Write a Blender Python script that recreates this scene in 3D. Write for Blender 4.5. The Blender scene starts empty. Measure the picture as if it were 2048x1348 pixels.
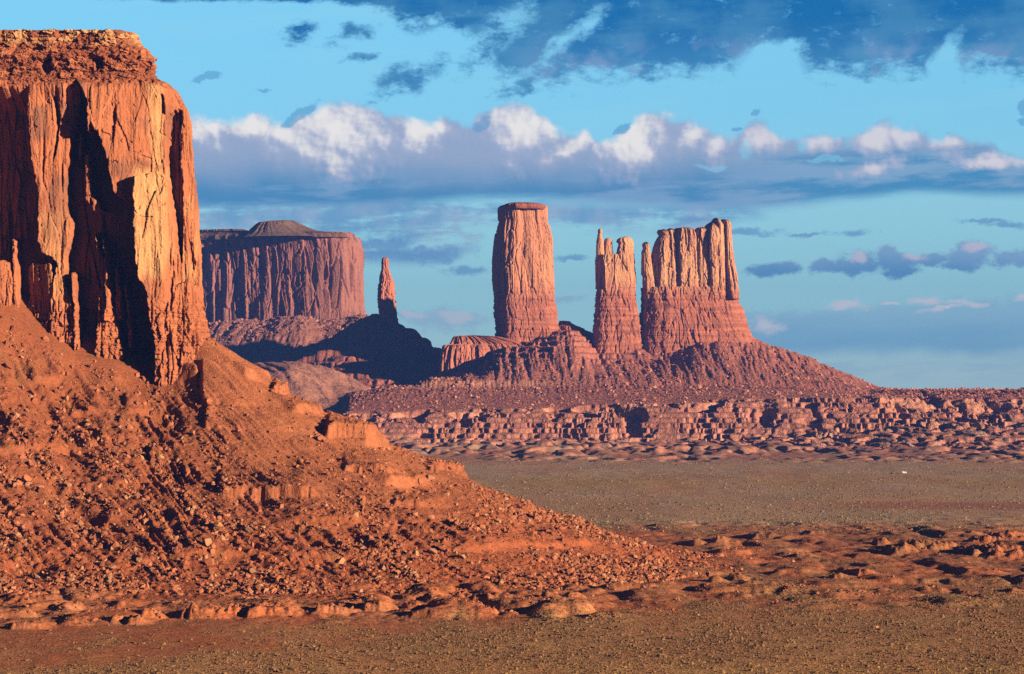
import bpy, math, random
import numpy as np

# ------------------------------------------------------------------ camera, sun, sky, exposure
S = bpy.context.scene
F = 4818.0            # focal length in pixels of a 2048 px wide picture (24 degrees across)
H = 110.0             # height of the viewpoint above the valley floor
YH = 785.0            # pixel row of the horizon
PITCH = math.atan((YH - 674.0) / F)
cam = bpy.data.cameras.new("camera")
cam.sensor_width = 36.0
cam.lens = 36.0 * F / 2048.0
cam.clip_start = 1.0
cam.clip_end = 120000.0
cam_o = bpy.data.objects.new("camera", cam)
S.collection.objects.link(cam_o)
cam_o.location = (0, 0, H)
cam_o.rotation_euler = (math.pi / 2 + PITCH, 0, 0)
S.camera = cam_o

SUN_AZ = 55.0         # degrees to the right of straight behind the camera
SUN_EL = 10.4
sun = bpy.data.lights.new("sun", 'SUN')
sun.energy = 5.0
sun.angle = math.radians(0.5)
sun.color = (1.0, 0.77, 0.54)
sun_o = bpy.data.objects.new("sun", sun)
S.collection.objects.link(sun_o)
sun_o.rotation_euler = (math.radians(90 - SUN_EL), 0, math.radians(SUN_AZ))
sun_o.location = (600, -600, 900)

S.view_settings.view_transform = 'Standard'
S.view_settings.look = 'None'
EXPO = 1.93
S.view_settings.exposure = EXPO
S.view_settings.gamma = 1.0
S.cycles.use_denoising = False
S.cycles.max_bounces = 4
S.cycles.diffuse_bounces = 1
S.cycles.volume_bounces = 0
S.cycles.transparent_max_bounces = 4

world = bpy.data.worlds.new("World")
S.world = world
world.use_nodes = True


class Nodes:
    """small helper to write node trees as arithmetic"""
    def __init__(self, tree):
        self.t = tree

    def new(self, kind, **kw):
        n = self.t.nodes.new(kind)
        for k, v in kw.items():
            setattr(n, k, v)
        return n

    def put(self, sock, v):
        if hasattr(v, 'is_output'):
            self.t.links.new(v, sock)
        elif v is not None:
            sock.default_value = v

    def m(self, op, a, b=None, c=None, clamp=False):
        n = self.new('ShaderNodeMath', operation=op, use_clamp=clamp)
        self.put(n.inputs[0], a)
        if b is not None:
            self.put(n.inputs[1], b)
        if c is not None:
            self.put(n.inputs[2], c)
        return n.outputs[0]

    def add(self, a, b): return self.m('ADD', a, b)
    def sub(self, a, b): return self.m('SUBTRACT', a, b)
    def mul(self, a, b): return self.m('MULTIPLY', a, b)
    def mx(self, a, b): return self.m('MAXIMUM', a, b)
    def mn(self, a, b): return self.m('MINIMUM', a, b)

    def step(self, v, lo, hi):
        n = self.new('ShaderNodeMapRange', interpolation_type='SMOOTHSTEP')
        self.put(n.inputs['Value'], v)
        self.put(n.inputs['From Min'], lo)
        self.put(n.inputs['From Max'], hi)
        return n.outputs['Result']

    def vec(self, x, y, z=0.0):
        n = self.new('ShaderNodeCombineXYZ')
        self.put(n.inputs[0], x); self.put(n.inputs[1], y); self.put(n.inputs[2], z)
        return n.outputs[0]

    def noise(self, v, scale, detail=4.0, rough=0.55, dims='3D', dist=0.0, lac=2.0):
        n = self.new('ShaderNodeTexNoise', noise_dimensions=dims)
        self.put(n.inputs['Vector'], v)
        n.inputs['Scale'].default_value = scale
        n.inputs['Detail'].default_value = detail
        n.inputs['Roughness'].default_value = rough
        n.inputs['Lacunarity'].default_value = lac
        n.inputs['Distortion'].default_value = dist
        return n.outputs['Fac']

    def vor(self, v, scale, feature='F1', dims='3D', out='Distance'):
        n = self.new('ShaderNodeTexVoronoi', feature=feature, voronoi_dimensions=dims)
        self.put(n.inputs['Vector'], v)
        n.inputs['Scale'].default_value = scale
        return n.outputs[out]

    def mix(self, f, a, b, blend='MIX'):
        n = self.new('ShaderNodeMix', data_type='RGBA', blend_type=blend)
        self.put(n.inputs[0], f)
        for s, v in ((n.inputs[6], a), (n.inputs[7], b)):
            self.put(s, (*v, 1.0) if isinstance(v, tuple) and len(v) == 3 else v)
        return n.outputs[2]

    def scale(self, v, s):
        n = self.new('ShaderNodeVectorMath', operation='MULTIPLY')
        self.put(n.inputs[0], v)
        n.inputs[1].default_value = s
        return n.outputs[0]

    def curve(self, x, pts, lo, hi, ylo, yhi, smooth=True):
        """float curve through pts (x, y) given in their own units"""
        n = self.new('ShaderNodeFloatCurve')
        c = n.mapping.curves[0]
        pp = [((px - lo) / (hi - lo), (py - ylo) / (yhi - ylo)) for px, py in pts]
        c.points[0].location = pp[0]
        c.points[1].location = pp[-1]
        for q in pp[1:-1]:
            c.points.new(*q)
        n.mapping.use_clip = False
        n.mapping.update()
        t = self.m('DIVIDE', self.sub(x, lo), hi - lo, clamp=True)
        self.put(n.inputs['Value'], t)
        return self.add(self.mul(n.outputs[0], yhi - ylo), ylo)


def build_sky():
    nt = world.node_tree
    nt.nodes.clear()
    N = Nodes(nt)
    out = N.new('ShaderNodeOutputWorld')
    bg = N.new('ShaderNodeBackground')
    STR = 0.1
    bg.inputs['Strength'].default_value = STR
    nt.links.new(bg.outputs[0], out.inputs[0])
    tc = N.new('ShaderNodeTexCoord')
    d = tc.outputs['Generated']
    sp = N.new('ShaderNodeSeparateXYZ')
    nt.links.new(d, sp.inputs[0])
    x, y, z = sp.outputs
    # azimuth and elevation in units of 1/F radian, measured like the rows and columns of a map of the sky
    az = N.mul(N.m('ARCTAN2', x, y), F)
    hyp = N.m('SQRT', N.add(N.mul(x, x), N.mul(y, y)))
    el = N.mul(N.m('ARCTAN2', z, hyp), F)
    u = N.add(az, 1024.0)
    v = N.sub(YH, el)                       # grows downwards
    uv = N.vec(N.mul(u, 0.01), N.mul(v, 0.01), 0.0)

    sky = N.new('ShaderNodeTexSky', sky_type='NISHITA')
    sky.sun_disc = False
    sky.sun_elevation = math.radians(SUN_EL)
    sky.sun_rotation = math.radians(180.0 - SUN_AZ)
    sky.air_density = 1.0
    sky.dust_density = 0.4
    sky.ozone_density = 2.0
    K = 1.0 / STR / 2 ** EXPO * 1.07

    def C(r, g, b):                          # sRGB 0..255 -> radiance before the background strength
        f = lambda c: ((c / 255 + 0.055) / 1.055) ** 2.4 * K if c > 10 else c / 255 / 12.92 * K
        return (f(r), f(g), f(b))
    clear = N.mix(N.step(v, 820.0, 150.0), C(166, 206, 219), C(114, 198, 231))
    mid = N.mix(N.mul(N.step(v, 760.0, 600.0), N.step(v, 260.0, 470.0)), clear, C(138, 203, 221))
    base = N.mix(0.80, N.mix(1.0, sky.outputs[0], (0.55, 0.75, 0.9), 'MULTIPLY'), mid)

    blob = lambda *a: a
    turned = {}

    def blob_at(cx, cy, rx, ry, rot=0.0):
        """distance from an ellipse's centre in units of its radii (1 on its edge)"""
        k = int(round(rot / 10.0)) * 10
        c, sn = math.cos(math.radians(k)), math.sin(math.radians(k))
        if k not in turned:
            turned[k] = N.vec(N.add(N.mul(WU, c), N.mul(WV, sn)), N.sub(N.mul(WV, c), N.mul(WU, sn)), 0.0)
        w = turned[k]
        ax, ay = (cx * c + cy * sn) * .01, (cy * c - cx * sn) * .01
        rx, ry = rx * .01, ry * .01
        ma = N.new('ShaderNodeVectorMath', operation='MULTIPLY_ADD')
        nt.links.new(w, ma.inputs[0])
        ma.inputs[1].default_value = (1 / rx, 1 / ry, 0)
        ma.inputs[2].default_value = (-ax / rx, -ay / ry, 0)
        ln = N.new('ShaderNodeVectorMath', operation='LENGTH')
        nt.links.new(ma.outputs[0], ln.inputs[0])
        return ln.outputs['Value']

    def union(bs):
        r = None
        for b in bs:
            q = blob_at(*b)
            r = q if r is None else N.mn(r, q)
        return N.sub(1.0, r)

    # warped coordinates
    n1 = N.noise(uv, 1.1, 6, 0.62, '2D')
    n2 = N.noise(N.vec(N.add(N.mul(u, 0.01), 7.3), N.mul(v, 0.013)), 1.1, 6, 0.62, '2D')
    WU = N.add(N.mul(u, .01), N.mul(N.sub(n1, .5), .55))
    WV = N.add(N.mul(v, .01), N.mul(N.sub(n2, .5), .40))
    fine = N.noise(N.vec(N.mul(u, .01), N.mul(v, .016)), 3.2, 8, 0.66, '2D')
    billow = N.noise(uv, 1.9, 5, 0.46, '2D')
    streak = N.noise(N.vec(N.mul(u, .0022), N.add(N.mul(v, .014), N.mul(u, .0006))), 1.6, 6, 0.6, '2D')
    soft = N.noise(uv, 0.7, 4, 0.5, '2D')
    wisp = N.noise(N.vec(N.add(N.mul(u, .008), N.mul(v, .006)), N.sub(N.mul(v, .016), N.mul(u, .003))), 2.0, 8, 0.68, '2D')

    col = base
    # --- faint high wisps
    a = N.mul(N.step(streak, .45, .75), N.mul(N.step(v, 420., 250.), .25))
    col = N.mix(a, col, C(150, 215, 238))

    # --- thin lilac bands below the cumulus
    band_top = N.curve(u, [(-400, 400), (385, 400), (700, 400), (1000, 405), (1250, 415), (1480, 420), (1600, 470), (2400, 480)], -400, 2400, 0, 900)
    band_bot = N.curve(u, [(-400, 470), (385, 470), (560, 480), (720, 525), (900, 520), (1000, 470), (1200, 462), (1400, 465), (1500, 440), (2400, 470)], -400, 2400, 0, 900)
    inb = N.mul(N.step(N.sub(v, band_top), -20., 12.), N.step(N.sub(band_bot, v), -14., 22.))
    a = N.mul(inb, N.step(N.add(N.mul(streak, .75), N.mul(fine, .25)), .36, .56))
    col = N.mix(N.mul(a, .85), col, N.mix(N.step(soft, .4, .62), C(104, 158, 202), C(150, 176, 208)))
    lows = union([blob(1130, 602, 60, 9, -6), blob(890, 640, 110, 32, 0), blob(815, 630, 60, 18, 0), blob(1375, 438, 60, 12, -5), blob(1470, 468, 110, 9, -2),
                  blob(1610, 470, 60, 6), blob(1700, 468, 40, 9), blob(1960, 448, 60, 8), blob(2000, 458, 60, 10, -4), blob(830, 508, 120, 22, -4), blob(930, 540, 60, 12),
                  blob(760, 490, 90, 14), blob(1140, 517, 40, 7)])
    a = N.step(N.add(lows, N.add(N.mul(N.sub(fine, .5), 1.5), N.mul(N.sub(wisp, .5), 1.0))), -.10, .75)
    col = N.mix(N.mul(a, .8), col, N.mix(N.step(v, 560., 600.), C(108, 160, 202), C(158, 195, 214)))
    a = N.step(N.add(union([blob(905, 632, 70, 18), blob(830, 628, 40, 10)]), N.mul(N.sub(billow, .5), 1.2)), .1, .7)
    col = N.mix(N.mul(a, .7), col, C(205, 212, 220))

    # --- broad pale bank low on the right
    top = N.curve(u, [(-400, 640), (700, 640), (1400, 622), (1550, 618), (1700, 610), (1850, 600), (2000, 596), (2400, 590)], -400, 2400, 0, 900)
    a = N.mul(N.step(N.add(N.sub(v, top), N.mul(N.sub(fine, .5), 40.)), -8., 22.), N.step(N.add(v, N.mul(N.sub(soft, .5), 40.)), 722., 690.))
    a = N.mul(a, N.step(u, 1250., 1560.))
    col = N.mix(N.mul(a, .85), col, N.mix(N.step(N.add(v, N.mul(N.sub(streak, .5), 60.)), 700., 610.), C(118, 176, 208), C(150, 196, 216)))
    a = N.mul(N.step(N.add(v, N.mul(N.sub(streak, .5), 50.)), 690., 715.), N.mul(N.step(v, 790., 740.), N.step(streak, .35, .6)))
    col = N.mix(N.mul(a, .45), col, C(148, 190, 212))
    a = N.step(N.add(union([blob(1690, 615, 55, 12, -2), blob(1848, 604, 45, 10, -2), blob(1880, 618, 60, 7, -6), blob(1915, 606, 60, 7), blob(2035, 597, 30, 8), blob(1530, 655, 40, 22), blob(1780, 607, 30, 5)]), N.mul(N.sub(fine, .5), 1.7)), -.1, .9)
    col = N.mix(N.mul(a, .9), col, C(216, 218, 224))

    # --- small cumulus row on the right
    row = union([blob(1545, 538, 65, 18, -6), blob(1640, 535, 50, 18), blob(1710, 530, 62, 30), blob(1790, 525, 60, 26), blob(1800, 545, 40, 14), blob(1850, 520, 60, 18),
                 blob(1925, 515, 75, 30), blob(2010, 520, 60, 24), blob(2120, 520, 100, 30), blob(1900, 535, 40, 12)])
    f = N.add(row, N.add(N.mul(N.sub(fine, .5), 1.2), N.mul(N.sub(billow, .5), .8)))
    a = N.step(f, -.05, .55)
    lit = N.step(N.add(union([blob(1705, 518, 28, 16), blob(1820, 513, 32, 14), blob(1940, 502, 45, 14), blob(2100, 500, 60, 16)]), N.mul(N.sub(billow, .5), 1.0)), .0, .7)
    c = N.mix(N.step(N.add(v, N.mul(N.sub(soft, .5), 40.)), 555., 505.), C(88, 148, 194), C(132, 172, 206))
    col = N.mix(N.mul(a, .95), col, N.mix(N.mul(lit, .85), c, C(206, 200, 214)))

    # --- main cumulus bank
    top = N.curve(u, [(-400, 250), (0, 250), (385, 244), (430, 236), (480, 246), (520, 234), (560, 252), (600, 226), (650, 214), (690, 202), (740, 214), (800, 224), (850, 237), (905, 236),
                      (930, 254), (960, 226), (1000, 212), (1050, 208), (1090, 224), (1115, 258), (1175, 264), (1200, 284), (1240, 264), (1270, 234), (1300, 221), (1350, 234), (1410, 250),
                      (1430, 264), (1465, 270), (1500, 254), (1535, 248), (1560, 276), (1600, 286), (1640, 271), (1690, 282), (1720, 262), (1790, 256), (1835, 262), (1860, 282), (1905, 279),
                      (1945, 288), (2000, 314), (2048, 316), (2400, 300)], -400, 2400, 0, 900)
    bot = N.curve(u, [(-400, 420), (385, 420), (700, 415), (1000, 402), (1300, 408), (1450, 420), (1700, 404), (1850, 395), (1950, 400), (2060, 402), (2400, 400)], -400, 2400, 0, 900)
    dt = N.add(N.sub(v, top), N.add(N.mul(N.sub(billow, .5), 46.), N.mul(N.sub(fine, .5), 22.)))
    db = N.add(N.sub(bot, v), N.mul(N.sub(streak, .5), 26.))
    a = N.mul(N.step(dt, -5., 18.), N.step(db, -12., 16.))
    gap = N.step(N.add(union([blob(1430, 334, 42, 8), blob(1650, 322, 42, 8, -5), blob(1500, 300, 18, 30)]), N.mul(N.sub(fine, .5), .7)), .1, .5)
    a = N.mul(a, N.sub(1.0, N.mul(gap, .45)))
    # own shape of the sunlit heaps: light the right hand, upper side of each billow
    bl2 = N.noise(N.vec(N.sub(N.mul(u, .01), .075), N.add(N.mul(v, .01), .055)), 1.9, 5, 0.46, '2D')
    side = N.sub(billow, bl2)
    heap = union([blob(690, 262, 150, 78, -4), blob(600, 285, 95, 45, 20), blob(425, 262, 52, 42), blob(500, 258, 50, 28), blob(1045, 262, 108, 70), blob(1130, 300, 70, 26, -30),
                  blob(1285, 272, 95, 60, -38), blob(1385, 268, 42, 28, -30), blob(1440, 290, 30, 32), blob(1640, 290, 38, 24), blob(1745, 285, 42, 32), blob(1800, 280, 40, 28),
                  blob(840, 270, 70, 44), blob(1890, 296, 45, 18), blob(1740, 342, 70, 16, -6), blob(1960, 330, 90, 14), blob(1530, 280, 45, 30), blob(-100, 280, 200, 60), blob(2200, 300, 150, 50)])
    lum = N.add(N.add(N.mul(heap, .95), N.mul(N.sub(billow, .5), .6)), N.add(N.mul(side, 1.5), N.mul(N.sub(fine, .5), .08)))
    lum = N.add(lum, N.mul(N.step(dt, 55., 0.), N.mul(N.step(heap, -.5, .1), .30)))
    lum = N.sub(N.add(lum, N.mul(N.sub(soft, .5), 1.3)), .10)
    lit = N.step(lum, -.45, .55)
    shadecol = N.mix(N.step(N.add(v, N.mul(N.sub(soft, .5), 70.)), 392., 300.), C(74, 142, 190), C(154, 173, 203))
    shadecol = N.mix(N.mul(N.step(streak, .42, .62), N.step(v, 330., 370.)), shadecol, C(124, 166, 204))
    shadecol = N.mix(N.mul(N.step(u, 1350., 1650.), N.step(v, 280., 330.)), shadecol, N.mix(N.step(streak, .4, .6), C(70, 146, 192), C(132, 172, 206)))
    litcol = N.mix(N.step(lum, .05, .90), C(172, 182, 209), C(246, 241, 236))
    bigw = N.step(u, 1550., 1250.)
    litcol = N.mix(N.mul(N.sub(1.0, bigw), .5), litcol, C(196, 196, 214))
    edge = N.mul(N.mul(N.step(dt, 22., 0.), .5), N.sub(1.0, N.mul(lit, .7)))
    c = N.mix(edge, N.mix(lit, shadecol, litcol), C(120, 168, 208))
    col = N.mix(N.mul(a, .97), col, c)
    # small blue scraps over the heaps
    scraps = union([blob(600, 228, 60, 16, -32), blob(960, 245, 40, 16, -35), blob(1470, 262, 18, 10), blob(1515, 228, 18, 8, -20), blob(1245, 262, 30, 10, -40), blob(2045, 222, 20, 22), blob(2045, 255, 20, 14), blob(410, 162, 40, 8, -12), blob(525, 188, 25, 4)])
    a = N.step(N.add(scraps, N.mul(N.sub(wisp, .5), 1.5)), .12, .5)
    col = N.mix(N.mul(a, .65), col, C(92, 160, 206))

    # --- dark blue deck across the top
    bt = N.curve(u, [(-400, 14), (0, 12), (300, 16), (560, 14), (700, 18), (770, 34), (810, 72), (880, 78), (930, 104), (985, 150), (1030, 178), (1110, 180), (1160, 170), (1250, 168),
                     (1350, 164), (1450, 156), (1500, 132), (1560, 128), (1610, 156), (1700, 168), (1840, 168), (1890, 152), (1940, 166), (2048, 172), (2400, 170)], -400, 2400, -100, 900)
    holes = union([blob(1000, 62, 40, 110, 52), blob(905, 92, 40, 100, 58), blob(1130, 85, 22, 105, 50), blob(1180, 50, 24, 50, 40), blob(1550, 120, 62, 38, -10), blob(1890, 125, 26, 62, 24),
                   blob(1075, 140, 18, 50, 60), blob(740, 60, 60, 12, 10), blob(1590, 100, 40, 16)])
    adds = union([blob(600, 70, 38, 20, -10), blob(705, 75, 50, 20, -20), blob(725, 119, 34, 10, -8), blob(815, 158, 85, 30, -22), blob(1075, 150, 60, 30, -12), blob(980, 95, 90, 24, -35), blob(1055, 165, 70, 22, -25), blob(940, 40, 120, 34, 20)])
    e = N.mul(N.sub(bt, v), N.add(1 / 60., N.mul(N.step(u, 800., 640.), 1 / 14.)))
    e = N.mn(e, .9)
    hf = N.mul(N.step(N.add(N.mx(holes, -1.0), N.add(N.mul(N.sub(wisp, .5), 3.4), N.mul(N.sub(fine, .5), 1.6))), -.30, 1.0), .95)
    f = N.mx(N.sub(e, hf), N.mul(adds, .75))
    f = N.add(f, N.add(N.mul(N.sub(wisp, .5), 2.2), N.mul(N.sub(fine, .5), .8)))
    a = N.step(f, -.15, .75)
    deck = N.mix(N.step(N.add(N.mul(soft, .6), N.mul(streak, .4)), .40, .62), C(4, 106, 170), C(58, 130, 180))
    deck = N.mix(N.mul(N.mul(N.step(v, 60., 140.), N.step(N.add(N.mul(soft, .5), N.mul(billow, .5)), .46, .62)), N.step(u, 1000., 1150.)), deck, C(112, 140, 188))
    deck = N.mix(N.mul(N.step(f, .75, .1), .35), deck, C(92, 160, 206))
    col = N.mix(N.mul(a, N.add(.80, N.mul(N.step(v, 160., 30.), .18))), col, deck)

    # --- unseen sky overhead and behind the viewpoint: dark cloud added to weaken the fill
    over = N.step(el, 850., 1300.)
    dk = N.mix(N.step(N.noise(d, 3.0, 5, .55), .38, .62), C(14, 24, 44), C(34, 50, 74))
    col = N.mix(N.mul(over, .92), col, dk)
    back = N.mul(N.step(y, .6, .1), .9)
    col = N.mix(back, col, dk)
    nt.links.new(col, bg.inputs['Color'])
    world.cycles.sampling_method = 'MANUAL'
    world.cycles.sample_map_resolution = 512


build_sky()

# ------------------------------------------------------------------ numeric helpers
f32 = np.float32


def tab(x, pts):
    p = np.array(pts, float)
    return np.interp(x, p[:, 0], p[:, 1])


def sm(x, lo=0.0, hi=1.0):
    t = np.clip((x - lo) / (hi - lo), 0, 1)
    return t * t * (3 - 2 * t)


def _h(ix, iy, seed):
    n = ix.astype(np.int32).view(np.uint32) * np.uint32(374761393)
    n += iy.astype(np.int32).view(np.uint32) * np.uint32(668265263)
    n += np.uint32((seed * 974634777) & 0xffffffff)
    n ^= n >> np.uint32(13); n *= np.uint32(1274126177)
    n ^= n >> np.uint32(16); n *= np.uint32(2246822519)
    n ^= n >> np.uint32(15)
    return n


_A = np.arange(4096) * (2 * math.pi / 4096)
_GC, _GS = np.cos(_A).astype(np.float32), np.sin(_A).astype(np.float32)


def many(fn, *arrays):
    """run fn over slices of the arrays on several threads"""
    from concurrent.futures import ThreadPoolExecutor
    n = arrays[0].shape[0]
    k = min(n, 16)
    cut = np.linspace(0, n, k + 1).astype(int)
    with ThreadPoolExecutor(4) as ex:
        out = list(ex.map(lambda i: fn(*[a[cut[i]:cut[i + 1]] for a in arrays]), range(k)))
    if isinstance(out[0], tuple):
        return tuple(np.concatenate([o[j] for o in out]) for j in range(len(out[0])))
    return np.concatenate(out)


def perlin(x, y, seed=0):
    """2D gradient noise, about -1..1"""
    x, y = np.broadcast_arrays(x, y)
    if x.ndim == 2 and x.size > 60000:
        return many(lambda a, b: _perlin(a, b, seed), x, y)
    return _perlin(x, y, seed)


def _perlin(x, y, seed):
    x0 = np.floor(x); y0 = np.floor(y)
    fx = (x - x0).astype(np.float32); fy = (y - y0).astype(np.float32)
    ux = fx * fx * fx * (fx * (fx * 6 - 15) + 10)
    uy = fy * fy * fy * (fy * (fy * 6 - 15) + 10)
    r = []
    for dy in (0, 1):
        for dx in (0, 1):
            a = _h(x0 + dx, y0 + dy, seed) >> np.uint32(20)
            r.append(_GC[a] * (fx - dx) + _GS[a] * (fy - dy))
    a = r[0] + ux * (r[1] - r[0])
    b = r[2] + ux * (r[3] - r[2])
    return (a + uy * (b - a)) * 1.5


def fbm(x, y, seed=0, octv=4, gain=0.5, lac=2.0):
    s = 0.0; a = 1.0; n = 0.0
    for o in range(octv):
        s = s + a * perlin(x, y, seed + o * 17)
        n += a
        a *= gain
        x = x * lac + 3.7; y = y * lac - 1.9
    return s / n


def ridged(x, y, seed=0, octv=4, gain=0.5, lac=2.0):
    """0..1, sharp crests at 1"""
    s = 0.0; a = 1.0; n = 0.0
    for o in range(octv):
        s = s + a * (1 - np.abs(perlin(x, y, seed + o * 23)))
        n += a
        a *= gain
        x = x * lac + 5.1; y = y * lac + 2.3
    return s / n


def cells(x, y, seed=0):
    """cell noise: distance to the nearest point, gap to the second, and a random 0..1 value and two tilts per cell"""
    x, y = np.broadcast_arrays(x, y)
    if x.ndim == 2 and x.size > 60000:
        return many(lambda a, b: _cells(a, b, seed), x, y)
    return _cells(x, y, seed)


def _cells(x, y, seed):
    x0 = np.floor(x); y0 = np.floor(y)
    d1 = np.full(x.shape, 9.0); d2 = np.full(x.shape, 9.0)
    val = np.zeros(x.shape); ox = np.zeros(x.shape); oy = np.zeros(x.shape)
    for dy in (-1, 0, 1):
        for dx in (-1, 0, 1):
            cx = x0 + dx; cy = y0 + dy
            h = _h(cx, cy, seed)
            px = cx + (h & 0xffff) / 65536.0
            py = cy + (h >> np.uint32(16)) / 65536.0
            d = np.hypot(x - px, y - py)
            c = d < d1
            d2 = np.where(c, d1, np.minimum(d2, d))
            val = np.where(c, _h(cx, cy, seed + 7) / 4294967296.0, val)
            ox = np.where(c, x - px, ox); oy = np.where(c, y - py, oy)
            d1 = np.where(c, d, d1)
    return d1, d2 - d1, val, ox, oy


def poly_sd(px, py, poly):
    """signed distance to a polygon, positive inside"""
    p = np.array(poly, float)
    inside = np.zeros(px.shape, bool)
    d = np.full(px.shape, 1e9)
    n = len(p)
    for i in range(n):
        ax, ay = p[i]; bx, by = p[(i + 1) % n]
        ex, ey = bx - ax, by - ay
        t = np.clip(((px - ax) * ex + (py - ay) * ey) / (ex * ex + ey * ey), 0, 1)
        d = np.minimum(d, np.hypot(px - ax - t * ex, py - ay - t * ey))
        if ay != by:
            c = ((ay > py) != (by > py)) & (px < (bx - ax) * (py - ay) / (by - ay) + ax)
            inside ^= c
    return np.where(inside, d, -d)


CP, SP = math.cos(PITCH), math.sin(PITCH)


def at(px, py, D):
    """place seen at picture point (px, py), D metres out: x, y, z"""
    a = (np.asarray(px, float) - 1024) / F
    b = (674 - np.asarray(py, float)) / F
    t = D / (CP - b * SP)
    return a * t, D + 0 * t, H + (SP + b * CP) * t


def seen(x, y, z):
    """picture point of a place"""
    zz = z - H
    fw = y * CP + zz * SP
    up = -y * SP + zz * CP
    return 1024 + F * x / fw, 674 - F * up / fw


def zat(py, D):
    return at(1024, py, D)[2]


# ------------------------------------------------------------------ mesh helpers
def mesh_obj(name, verts, faces, mat, parent=None, tint=None, smooth=True, tris=False):
    me = bpy.data.meshes.new(name)
    v = np.ascontiguousarray(verts, f32).reshape(-1, 3)
    fa = np.ascontiguousarray(faces, np.int32)
    k = fa.shape[1]
    me.vertices.add(len(v))
    me.vertices.foreach_set("co", v.ravel())
    me.loops.add(fa.size)
    me.loops.foreach_set("vertex_index", fa.ravel())
    me.polygons.add(len(fa))
    me.polygons.foreach_set("loop_start", np.arange(0, fa.size, k, dtype=np.int32))
    me.polygons.foreach_set("use_smooth", np.full(len(fa), smooth, bool))
    if tint is not None:
        at_ = me.attributes.new("tint", 'FLOAT_COLOR', 'POINT')
        c = np.ones((len(v), 4), f32)
        c[:, :3] = np.asarray(tint, f32).reshape(-1, 3)
        at_.data.foreach_set("color", c.ravel())
    me.update(calc_edges=True)
    me.materials.append(mat)
    o = bpy.data.objects.new(name, me)
    S.collection.objects.link(o)
    if parent is not None:
        o.parent = parent
        o.matrix_parent_inverse = parent.matrix_world.inverted()
    return o


def grid_faces(R, C, wrap=False, flip=False):
    r = np.arange(R - 1)[:, None] * C
    c = np.arange(C if wrap else C - 1)[None, :]
    c1 = (c + 1) % C
    q = np.stack([r + c, r + c1, r + C + c1, r + C + c], -1).reshape(-1, 4)
    return q[:, ::-1] if flip else q


def thing(name, label, cat, loc=(0, 0, 0), group=None):
    o = bpy.data.objects.new(name, None)
    S.collection.objects.link(o)
    o.location = loc
    bpy.context.view_layer.update()
    o['label'] = label
    o['category'] = cat
    if group:
        o['group'] = group
    return o


def lin(r, g, b):
    f = lambda c: ((c / 255 + 0.055) / 1.055) ** 2.4
    return np.array([f(r), f(g), f(b)])


def blend(a, b, t):
    t = np.clip(np.asarray(t), 0, 1)[..., None]
    return a * (1 - t) + b * t


# ------------------------------------------------------------------ materials
def rock_mat(name, tone=(.40, .40, .40), grain=0.5, bump=0.5, bump_d=0.6, strata=0.0, rough=0.95, speck=0.0, speck_scale=0.5, spread=0.35):
    m = bpy.data.materials.new(name)
    m.use_nodes = True
    nt = m.node_tree
    N = Nodes(nt)
    b = nt.nodes['Principled BSDF']
    b.inputs['Roughness'].default_value = rough
    b.inputs['Specular IOR Level'].default_value = 0.05
    g = N.new('ShaderNodeNewGeometry')
    p = g.outputs['Position']
    a = N.new('ShaderNodeAttribute', attribute_name='tint')
    n = N.noise(p, grain, 6, 0.68)
    n_big = N.noise(p, grain * 0.08, 4, 0.6)
    k = N.add(N.mul(N.sub(n, .5), spread * 2), N.mul(N.sub(n_big, .5), spread * 1.2))
    k = N.add(k, 1.0)
    col = N.mix(1.0, a.outputs['Color'], N.vec(k, k, k), 'MULTIPLY')
    if strata > 0:
        s = N.noise(N.scale(p, (.02, .02, 1.0)), 0.45, 5, 0.7)
        kk = N.add(N.mul(N.sub(s, .5), strata * 2), 1.0)
        col = N.mix(1.0, col, N.vec(kk, kk, kk), 'MULTIPLY')
    if speck > 0:
        c = N.vor(p, speck_scale, out='Color')
        sp = N.new('ShaderNodeSeparateColor')
        nt.links.new(c, sp.inputs[0])
        kk = N.add(1.0 - speck * .5, N.mul(sp.outputs[0], speck))
        col = N.mix(1.0, col, N.vec(kk, kk, N.mul(kk, kk)), 'MULTIPLY')
    col = N.mix(1.0, col, tone, 'MULTIPLY')
    nt.links.new(col, b.inputs['Base Color'])
    bp = N.new('ShaderNodeBump')
    bp.inputs['Strength'].default_value = bump
    bp.inputs['Distance'].default_value = bump_d
    hgt = N.add(n, N.mul(N.vor(p, grain * 2.2), -.5))
    nt.links.new(hgt, bp.inputs['Height'])
    nt.links.new(bp.outputs[0], b.inputs['Normal'])
    return m


M_CLIFF = rock_mat("sandstone_cliff", grain=0.45, bump=.7, bump_d=.8, strata=.12, spread=.22)
M_TALUS = rock_mat("talus_dirt", grain=0.5, bump=.8, bump_d=.7, speck=.30, speck_scale=.7, spread=.3)
M_FAR = rock_mat("far_sandstone", grain=0.12, bump=.7, bump_d=3., strata=.18, spread=.22)
M_FARTALUS = rock_mat("far_talus", grain=0.16, bump=.9, bump_d=3., speck=.45, speck_scale=.16, spread=.3)
M_ROCK = rock_mat("boulder_rock", grain=0.6, bump=.6, bump_d=.4, spread=.25)
M_GROUND = rock_mat("desert_ground", grain=0.35, bump=.7, bump_d=.5, speck=.55, speck_scale=.55, spread=.32)
M_SHRUB = rock_mat("dry_shrub", grain=1.5, bump=.4, bump_d=.1, spread=.3)

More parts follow.
